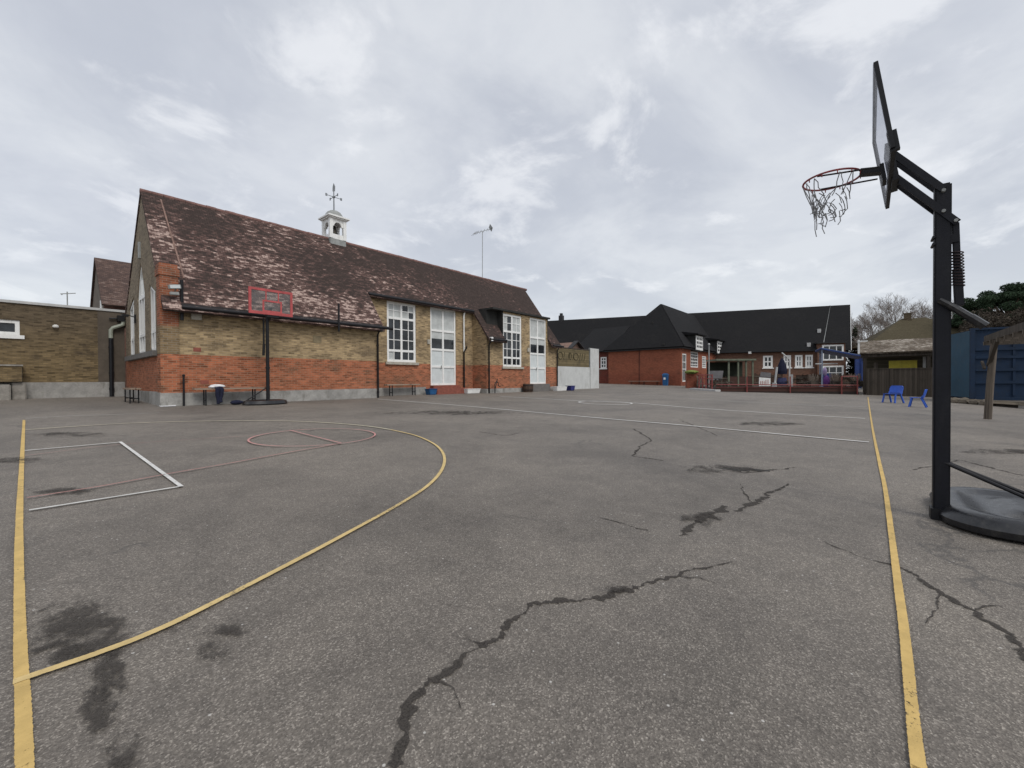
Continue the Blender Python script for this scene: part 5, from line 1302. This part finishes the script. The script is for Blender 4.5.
# blue chairs
def chair(label, loc, rz, tint=None):
    c = thing('plastic_chair', label, 'chair', loc, rz, 'blue plastic chairs'); W, H = .56, .47
    m = MB(); m.add([(-.29, -.27, H), (.29, -.27, H), (.31, .27, H + .0), (-.31, .27, H), (-.27, -.25, H - .035), (.27, -.25, H - .035), (.29, .25, H - .035), (-.29, .25, H - .035)], [(0, 1, 2, 3), (7, 6, 5, 4), (0, 4, 5, 1), (1, 5, 6, 2), (2, 6, 7, 3), (3, 7, 4, 0)]); m.build('seat', M_bluechair, c, bevel=.015, local=True)
    m = MB(); rows = [(.22, .50, .28), (.25, .58, .29), (.28, .70, .30), (.31, .82, .28), (.325, .87, .22)]; vs = []
    for y, z, w in rows:
        for k in range(7): f = k / 6 * 2 - 1; vs.append((f * w, y + .05 * (1 - f * f) - .03, z))
    n = len(vs); vs += [(x, y + .03, z) for x, y, z in vs]; fs = []
    for i in range(4):
        for k in range(6): a = i * 7 + k; fs.append((a, a + 1, a + 8, a + 7)); fs.append((n + a, n + a + 7, n + a + 8, n + a + 1))
    ed = [k for k in range(7)] + [7 * i + 6 for i in range(1, 5)] + [28 + k for k in range(5, -1, -1)] + [7 * i for i in range(3, 0, -1)]
    for i in range(len(ed)): a, b = ed[i], ed[(i + 1) % len(ed)]; fs.append((a, b, n + b, n + a))
    m.add(vs, fs); m.build('backrest', M_bluechair, c, smooth=True, local=True)
    for s in (-1, 1):
        for y0_, y1_ in ((-.18, -.27), (.16, .34)):
            m = MB(); m.bar((s * .25, y0_, H - .03), (s * .28, y1_, 0), .06, .05); m.build('leg', M_bluechair, c, local=True)
        m = MB(); m.bar((s * .26, .17, H - .02), (s * .27, .22, .56), .06, .05); m.build('back_support', M_bluechair, c, local=True)
    return c
p = G(892.5, 402.8); chair('bright blue plastic chair facing the yard, left of the pair by the fence', (p.x, p.y, p.z), math.radians(-125))
p = G(917, 407.0); c2 = chair('lighter blue plastic chair turned sideways, right of the pair near the hoop pole', (p.x, p.y, p.z), math.radians(172))
c2.scale = (.9, .9, .9)

# container on its raised bank
cc = AT(971, 384, 22.0); e1 = AT(946, 384, 24.6)
ua = (e1 - cc); ua.z = 0; ua.normalize(); vb = Vector((ua.y, -ua.x, 0))
if vb.y > 0: vb = -vb
zc0, zc1 = .12, 3.72
ct = thing('shipping_container', 'big blue steel shipping container on the raised edge behind the pergola', 'container', (cc.x, cc.y, zc0))
cc.z = 0
fC1 = (cc, ua, -vb); fC2 = (cc, vb, -ua)
m = MB(); m.wbox(fC1, .0, 2.9, zc0, zc1, -9, 0); body = m.build('body', M_contB, ct)
m = MB(); m.wbox(fC1, .05, 2.88, zc0 + .06, zc1 - .02, .002, .035); m.build('end_panel', M_contA, ct)
for z in (.9, 1.55, 2.2, 2.62): m = MB(); m.wbox(fC2, .12, 8.9, z, z + .16, .0, .07); m.build('wall_rib', M_contB, ct, bevel=.02)
m = MB(); m.wbox(fC2, -.06, .12, zc0, zc1, -.02, .09); m.wbox(fC2, -.04, 9, zc1 - .002, zc1 + .1, -.1, .09); m.wbox(fC2, .12, 9, zc0 - .1, zc0 + .1, 0, .1); m.build('frame', M_contB, ct)
m = MB(); m.wbox(fC2, 1.5, 1.6, .3, 3.4, .0, .05); m.wbox(fC2, 3.2, 3.3, .3, 3.4, .0, .05); m.build('locking_bar', M_contB, ct)
# bank and its edging
m = MB(); k0, k1 = G(952, 402.5), G(1060, 411.5); kd = (k1 - k0); kd.z = 0; kd.normalize(); kb_ = Vector((-kd.y, kd.x, 0))
if kb_.dot(k0 - EYE) < 0: kb_ = -kb_
fK = (Vector((k0.x, k0.y, 0)), kd, -kb_)
m.wbox(fK, -1.5, 14, -.4, .06, -14, -.15); bk = m.build('planting_bank', plain('bare_soil', (.11, .095, .075), .95, .35, 3, bump=.5)); struct(bk)
ke = thing('stone_edging', 'rough stone blocks edging the bank under the blue container', 'edging', k0)
for i, s in enumerate((-.6, .2, .85, 1.5, 2.1)):
    m = MB(); blob(m, Vector((k0.x, k0.y, -.02)) + kd * s, .32, .22, .19 + .03 * (i % 3), i + 20, 10, 6); m.build('stone', plain('brown_stone', (.15, .125, .095), .95, .35, 5), ke)
tb = thing('timber_edging', 'long pale timber sleeper lying in front of the blue container', 'sleeper', k1)
m = MB(); m.wbox(fK, 1.1, 9.5, .02, .15, -.14, .12); m.build('sleeper', planks('pale_sleeper', (.34, .29, .22), .12, False), tb); m = MB()
for s in (1.6, 3.9, 6.5): m.wbox(fK, s, s + .3, -.4, .018, -.1, .1)
m.build('sleeper_block', M_concrete, tb)
# pergola
PG = Vector((19.7, -2.88, gz(0, -2.9)))
pg = thing('timber_pergola', 'weathered timber pergola post and beam at the right edge', 'pergola', PG)
for i, u in enumerate((19.7, 12.2)):
    m = MB(); p0 = Vector((u, -2.88, -.12)); m.tube([p0, p0 + Vector((0, -.05, 1.2)), p0 + Vector((0, -.13, 2.55))], [.092, .088, .082], 10); m.build('post', M_greywood, pg, smooth=True)
m = MB(); m.bar((20.6, -2.98, 2.50), (9.0, -2.98, 2.52), .12, .20); m.build('beam', M_fence, pg)
m = MB(); m.bar((19.75, -2.90, 1.62), (19.05, -2.98, 2.42), .09, .09); m.bar((19.62, -2.80, 1.52), (19.9, -2.78, 1.75), .06); m.build('brace', M_fence, pg)
for u in (20.2, 19.3, 18.4, 17.5, 16.6, 15.7, 14.8, 13.9, 13.0):
    m = MB(); m.bar((u, -2.85, 2.34), (u, -7.0, 2.34), .08, .12); m.build('rafter', M_greywood, pg)
for u in (19.7, 12.2): m = MB(); m.tube([(u, -6.9, -.2), (u, -6.9, 2.4)], .1, 8); m.build('post', M_greywood, pg)
m = MB(); m.bar((20.6, -6.9, 2.47), (9, -6.9, 2.47), .12, .13); m.build('beam', M_fence, pg)

# bungalow beyond
b0, b1 = AT(867, 384, 52), AT(1015, 384, 46); b0.z = b1.z = 0
bd_ = (b1 - b0); bl = bd_.length; bd_.normalize(); bn_ = Vector((-bd_.y, bd_.x, 0))
if bn_.dot(_fw) < 0: bn_ = -bn_
bg_ = thing('bungalow', 'bungalow with olive brown hipped roof and chimney beyond the timber shelter', 'house', b0 + bd_ * bl / 2)
ORI[bg_.name] = bg_.location.copy()
fB2 = (b0, bd_, -bn_)
m = MB(); m.wbox(fB2, .5, bl - .5, -.5, 5.0, -9, 0); m.build('wall', M_annex, bg_)
pt = lambda s, n, z: b0 + bd_ * s + bn_ * n + Z * z
m = MB(); ez3, rz3 = 5.2, 8.7
m.slab([pt(-.2, -.6, ez3), pt(bl, -.6, ez3), pt(bl - 6, 4.5, rz3), pt(4.4, 4.5, rz3)], (0, 0, .12)); m.slab([pt(-.2, -.6, ez3), pt(4.4, 4.5, rz3), pt(-.2, 9.6, ez3)], (0, 0, .12)); m.slab([pt(bl, -.6, ez3), pt(bl, 9.6, ez3), pt(bl - 6, 4.5, rz3)], (0, 0, .12)); m.slab([pt(-.2, 9.6, ez3), pt(4.4, 4.5, rz3), pt(bl - 6, 4.5, rz3), pt(bl, 9.6, ez3)], (0, 0, .12))
rf = m.build('roof', M_bungalow_tile, bg_)
cp = pt(5.0, 4.5, rz3 - .6); m = MB(); m.box(cp.x - .42, cp.x + .42, cp.y - .35, cp.y + .35, cp.z, cp.z + 1.3); m.box(cp.x - .47, cp.x + .47, cp.y - .4, cp.y + .4, cp.z + 1.3, cp.z + 1.4); m.build('chimney', M_annex, rf)
w3 = [(bl * .62, bl * .72)]
for a, b in w3:
    m = MB(); m.wbox(fB2, a, b, 2.0, 4.0, .002, .06); w = m.build('window', M_white, bg_); m = MB(); m.wbox(fB2, a + .2, b - .2, 2.2, 3.8, .061, .07); m.build('pane', M_glass, w)

# ------------------------------------------------------------------ trees
def bare_tree(label, loc, H, seed, spread=.5, r0=.22, group='bare winter trees behind the school'):
    r = random.Random(seed); t = thing('bare_tree', label, 'tree', loc, 0, group); L = Vector(loc)
    tm, cm = MB(), MB(); cnt = [0]

    def grow(p, d, ln, rad, lev):
        if lev > 6 or cnt[0] > 5200: return
        n = 3; pts = [p]; q = p; dd2 = d
        for k in range(n):
            dd2 = (dd2 + Vector((r.uniform(-1, 1), r.uniform(-1, 1), r.uniform(-.4, .7))) * .13).normalized(); q = q + dd2 * ln / n; pts.append(q)
        (tm if lev < 2 else cm).tube(pts, [rad, rad * .9, rad * .8, rad * .66], 6 if lev < 2 else 3, cap=False); cnt[0] += 1
        kids = 3 if lev < 5 else 2
        if lev == 0: kids = 4
        for k in range(kids):
            an = r.uniform(0, 6.283); tilt = spread * r.uniform(.55, 1.25)
            ref = Vector((math.cos(an), math.sin(an), 0)); nd = (dd2 * math.cos(tilt) + (ref - dd2 * ref.dot(dd2)).normalized() * math.sin(tilt) + Z * .12).normalized()
            grow(pts[-1 if k else r.choice((2, 3))], nd, ln * r.uniform(.62, .86), max(rad * .58, .012), lev + 1)
        if lev > 0:
            for k in range(2):
                an = r.uniform(0, 6.283); nd = (dd2 + Vector((math.cos(an), math.sin(an), r.uniform(0, .6))) * .9).normalized(); a = pts[r.choice((1, 2))]
                if lev > 2: cm.tube([a, a + nd * ln * .4, a + nd * ln * .6 + Z * ln * .1], [max(rad * .3, .012), .012, .009], 3, cap=False)
    grow(L - Z * .3, Z, H * .27, r0, 0)
    tm.build('trunk', M_bark, t, smooth=True, fix=False); cm.build('crown', M_twig, t, fix=False)


for lab, px, d, H, sd, sp in (('bare tree just right of the slate gable, leaning low branches', 857, 66, 11.0, 3, .62), ('wide bare tree between the slate gable and the bungalow chimney', 876, 72, 14.5, 8, .52), ('tallest bare tree directly behind the bungalow chimney', 900, 74, 17.0, 5, .46), ('bare tree behind the bungalow roof beside the hoop pole', 924, 72, 16.5, 12, .48), ('small bare tree behind the long blue canopy', 868, 60, 8.0, 21, .6), ('bare tree hidden partly by the hoop pole', 945, 76, 14.0, 31, .5)):
    q = AT(px, 384, d); bare_tree(lab, (q.x, q.y, gz(q.x, q.y)), H, sd, sp, .2)


def leafy(m, c, rx, ry, rz, n, size, r, shell=.55):
    c = Vector(c)
    for k in range(n):
        th = r.uniform(0, 6.283); cz = r.uniform(-1, 1); s = math.sqrt(1 - cz * cz); rad = r.uniform(shell * .3, 1.0) ** .5
        p = c + Vector((rx * s * math.cos(th) * rad, ry * s * math.sin(th) * rad, rz * cz * rad))
        a = Vector((r.uniform(-1, 1), r.uniform(-1, 1), r.uniform(-1, 1))).normalized(); b = a.orthogonal().normalized(); q = size * r.uniform(.5, 1.3)
        b = (b * math.cos(th * 3) + a.cross(b) * math.sin(th * 3)).normalized()
        m.add([p - a * q, p + b * q * .35, p + a * q, p - b * q * .35], [(0, 1, 2, 3)])


def crown_tree(name, label, loc, crowns, trunk_h, mat, bark, size, dens, cat='tree', group=None, seed=1, r0=.3):
    r = random.Random(seed); t = thing(name, label, cat, loc, 0, group); L = Vector(loc)
    m = MB(); m.tube([L - Z * .2, L + Z * trunk_h * .5 + Vector((.15, .1, 0)), L + Z * trunk_h], [r0, r0 * .8, r0 * .6], 8)
    for c in crowns: m.tube([L + Z * trunk_h * .85, L + Vector(c[:3]) - Z * c[5] * .3], [r0 * .5, r0 * .18], 5)
    m.build('trunk', bark, t)
    m = MB()
    for cx, cy, cz, rx, ry, rz in crowns:
        nn = int(dens * (rx * ry + ry * rz + rx * rz))
        leafy(m, L + Vector((cx, cy, cz)), rx, ry, rz, nn, size, r)
    m.build('crown', mat, t, fix=False)
    return t


q = AT(1012, 384, 48); rr2 = random.Random(4); crowns = []
for k in range(70):
    a = rr2.uniform(0, 6.283); f = math.sqrt(rr2.uniform(0, 1)); crowns.append((5.6 * f * math.cos(a), 5.6 * f * math.sin(a), 9.0 + 2.6 * (1 - f * f) + rr2.uniform(-1.0, .35) - (1.3 if f > .8 else 0), rr2.uniform(.6, 1.35), rr2.uniform(.6, 1.35), rr2.uniform(.35, .75)))
crown_tree('pine_tree', 'broad dark green umbrella shaped pine rising behind the blue container', (q.x, q.y, gz(q.x, q.y)), crowns, 8.6, M_needle, M_pinebark, .12, 520, seed=5, r0=.32)
for lab, px, d, hh, w in (('brown leafless looking hedge tree under the pine', 1000, 40, 7.8, 3.0), ('brown scrubby hedge tree right of the pine trunk', 1024, 38, 7.6, 3.0), ('low brown hedge tree left of the pine', 985, 44, 7.6, 2.6)):
    q = AT(px, 384, d); r3 = random.Random(px); cr = [(r3.uniform(-w, w) * .6, r3.uniform(-w, w) * .6, hh * r3.uniform(.45, .88), w * .5, w * .5, hh * .2) for k in range(9)]
    crown_tree('hedge_tree', lab, (q.x, q.y, gz(q.x, q.y)), cr, hh * .45, M_hedge, M_bark, .12, 260, group='brown hedge trees under the pine', seed=px, r0=.16)
for lab, px, d, hh, w in (('narrow dark conifer beside the slate gable end', 853, 62, 8.3, 1.3), ('rounded dark evergreen behind the blue canopy', 864, 58, 5.6, 1.6)):
    q = AT(px, 384, d); cr = [(rnd.uniform(-.3, .3), rnd.uniform(-.3, .3), hh * (.2 + .15 * k), w * (1 - .15 * k), w * (1 - .15 * k), hh * .13) for k in range(6)]
    crown_tree('evergreen_tree', lab, (q.x, q.y, gz(q.x, q.y)), cr, hh * .4, M_conifer, M_bark, .22, 150, group='evergreens by the far range', seed=px, r0=.15)

# ------------------------------------------------------------------ light, sky, camera
SUN = Vector((-.12, -.70, .85)).normalized()
ld = bpy.data.lights.new('sun', 'SUN'); ld.energy = 1.3; ld.angle = math.radians(25); ld.color = (1.0, .97, .92)
lo = bpy.data.objects.new('sun', ld); COL.objects.link(lo); lo.rotation_euler = SUN.to_track_quat('Z', 'Y').to_euler()

w = bpy.data.worlds.new('World'); scn.world = w; w.use_nodes = True
nt_, nl = w.node_tree.nodes, w.node_tree.links
for n in list(nt_): nt_.remove(n)
out = nt_.new('ShaderNodeOutputWorld'); bgn = nt_.new('ShaderNodeBackground'); nl.new(bgn.outputs[0], out.inputs[0])
sky = nt_.new('ShaderNodeTexSky'); sky.sky_type = 'NISHITA'; sky.sun_disc = False
sky.sun_elevation = math.asin(SUN.z); sky.sun_rotation = math.atan2(SUN.x, SUN.y)
sky.air_density = 1.0; sky.dust_density = 2.0
tc = nt_.new('ShaderNodeTexCoord')
sp = nt_.new('ShaderNodeSeparateXYZ'); nl.new(tc.outputs['Generated'], sp.inputs[0])


def wm(op, a, b=0., c=None):
    n = nt_.new('ShaderNodeMath'); n.operation = op
    for i, x in enumerate((a, b) if c is None else (a, b, c)):
        if isinstance(x, (int, float)): n.inputs[i].default_value = x
        else: nl.new(x, n.inputs[i])
    return n.outputs[0]


def wmix(f, a, b):
    n = nt_.new('ShaderNodeMix'); n.data_type = 'RGBA'
    if isinstance(f, (int, float)): n.inputs[0].default_value = f
    else: nl.new(f, n.inputs[0])
    for x, s in ((a, n.inputs[6]), (b, n.inputs[7])):
        if isinstance(x, tuple): s.default_value = (*x, 1)
        else: nl.new(x, s)
    return n.outputs[2]


zc = wm('ADD', wm('MAXIMUM', sp.outputs[2], 0.), .22)
cx_ = nt_.new('ShaderNodeCombineXYZ'); nl.new(wm('DIVIDE', sp.outputs[0], zc), cx_.inputs[0]); nl.new(wm('DIVIDE', sp.outputs[1], zc), cx_.inputs[1])


def wnoise(scale, detail, rough, dist=0., off=(0, 0, 0)):
    m_ = nt_.new('ShaderNodeMapping'); m_.inputs['Location'].default_value = off; nl.new(cx_.outputs[0], m_.inputs[0])
    n = nt_.new('ShaderNodeTexNoise'); n.inputs['Scale'].default_value = scale; n.inputs['Detail'].default_value = detail; n.inputs['Roughness'].default_value = rough; n.inputs['Distortion'].default_value = dist
    nl.new(m_.outputs[0], n.inputs['Vector']); return n.outputs['Fac']


def wramp(f, a, b):
    n = nt_.new('ShaderNodeMapRange'); n.interpolation_type = 'SMOOTHSTEP'; nl.new(f, n.inputs[0]); n.inputs[1].default_value = a; n.inputs[2].default_value = b; return n.outputs[0]


n1 = wnoise(1.25, 6, .6, .35, (3.1, 1.7, 0)); n2 = wnoise(2.7, 7, .60, .3, (4.3, 6.2, 0)); n3 = wnoise(.5, 3, .5, 0, (1.3, 9.2, 0)); n4 = wnoise(3.6, 7, .62, .3, (2.3, 5.2, 0))
base = wmix(wramp(n1, .36, .62), (.45, .475, .53), (.60, .62, .655))
base = wmix(wm('MULTIPLY', wramp(n4, .42, .64), .35), base, (.49, .515, .57))
base = wmix(wm('MULTIPLY', wramp(n2, .52, .68), .68), base, (.76, .77, .79))
base = wmix(wm('MULTIPLY', wramp(n3, .48, .7), .22), base, (.50, .51, .585))
hor = wm('POWER', wm('SUBTRACT', 1.0, wm('MAXIMUM', sp.outputs[2], 0.)), 5.5)
base = wmix(wm('MULTIPLY', hor, .62), base, (.645, .685, .70))
skyc = nt_.new('ShaderNodeVectorMath'); skyc.operation = 'SCALE'; nl.new(sky.outputs[0], skyc.inputs[0]); skyc.inputs['Scale'].default_value = .10
fin = wmix(.90, skyc.outputs[0], base)
nl.new(fin, bgn.inputs[0]); bgn.inputs[1].default_value = 1.0

cam = bpy.data.cameras.new('camera'); co = bpy.data.objects.new('camera', cam); COL.objects.link(co)
cam.sensor_width = 36.; cam.lens = FPX / 1024 * 36.; cam.clip_start = .05; cam.clip_end = 3000
M = Matrix((_ri3, -_dn3, -_fw2)).transposed().to_4x4(); M.translation = EYE; co.matrix_world = M
scn.camera = co
scn.view_settings.view_transform = 'Standard'; scn.view_settings.look = 'None'; scn.view_settings.gamma = 1.0; scn.view_settings.exposure = 0.36; scn.view_settings.use_curve_mapping = False
scn.cycles.max_bounces = 6; scn.cycles.transparent_max_bounces = 16
scn.cycles.use_denoising = True
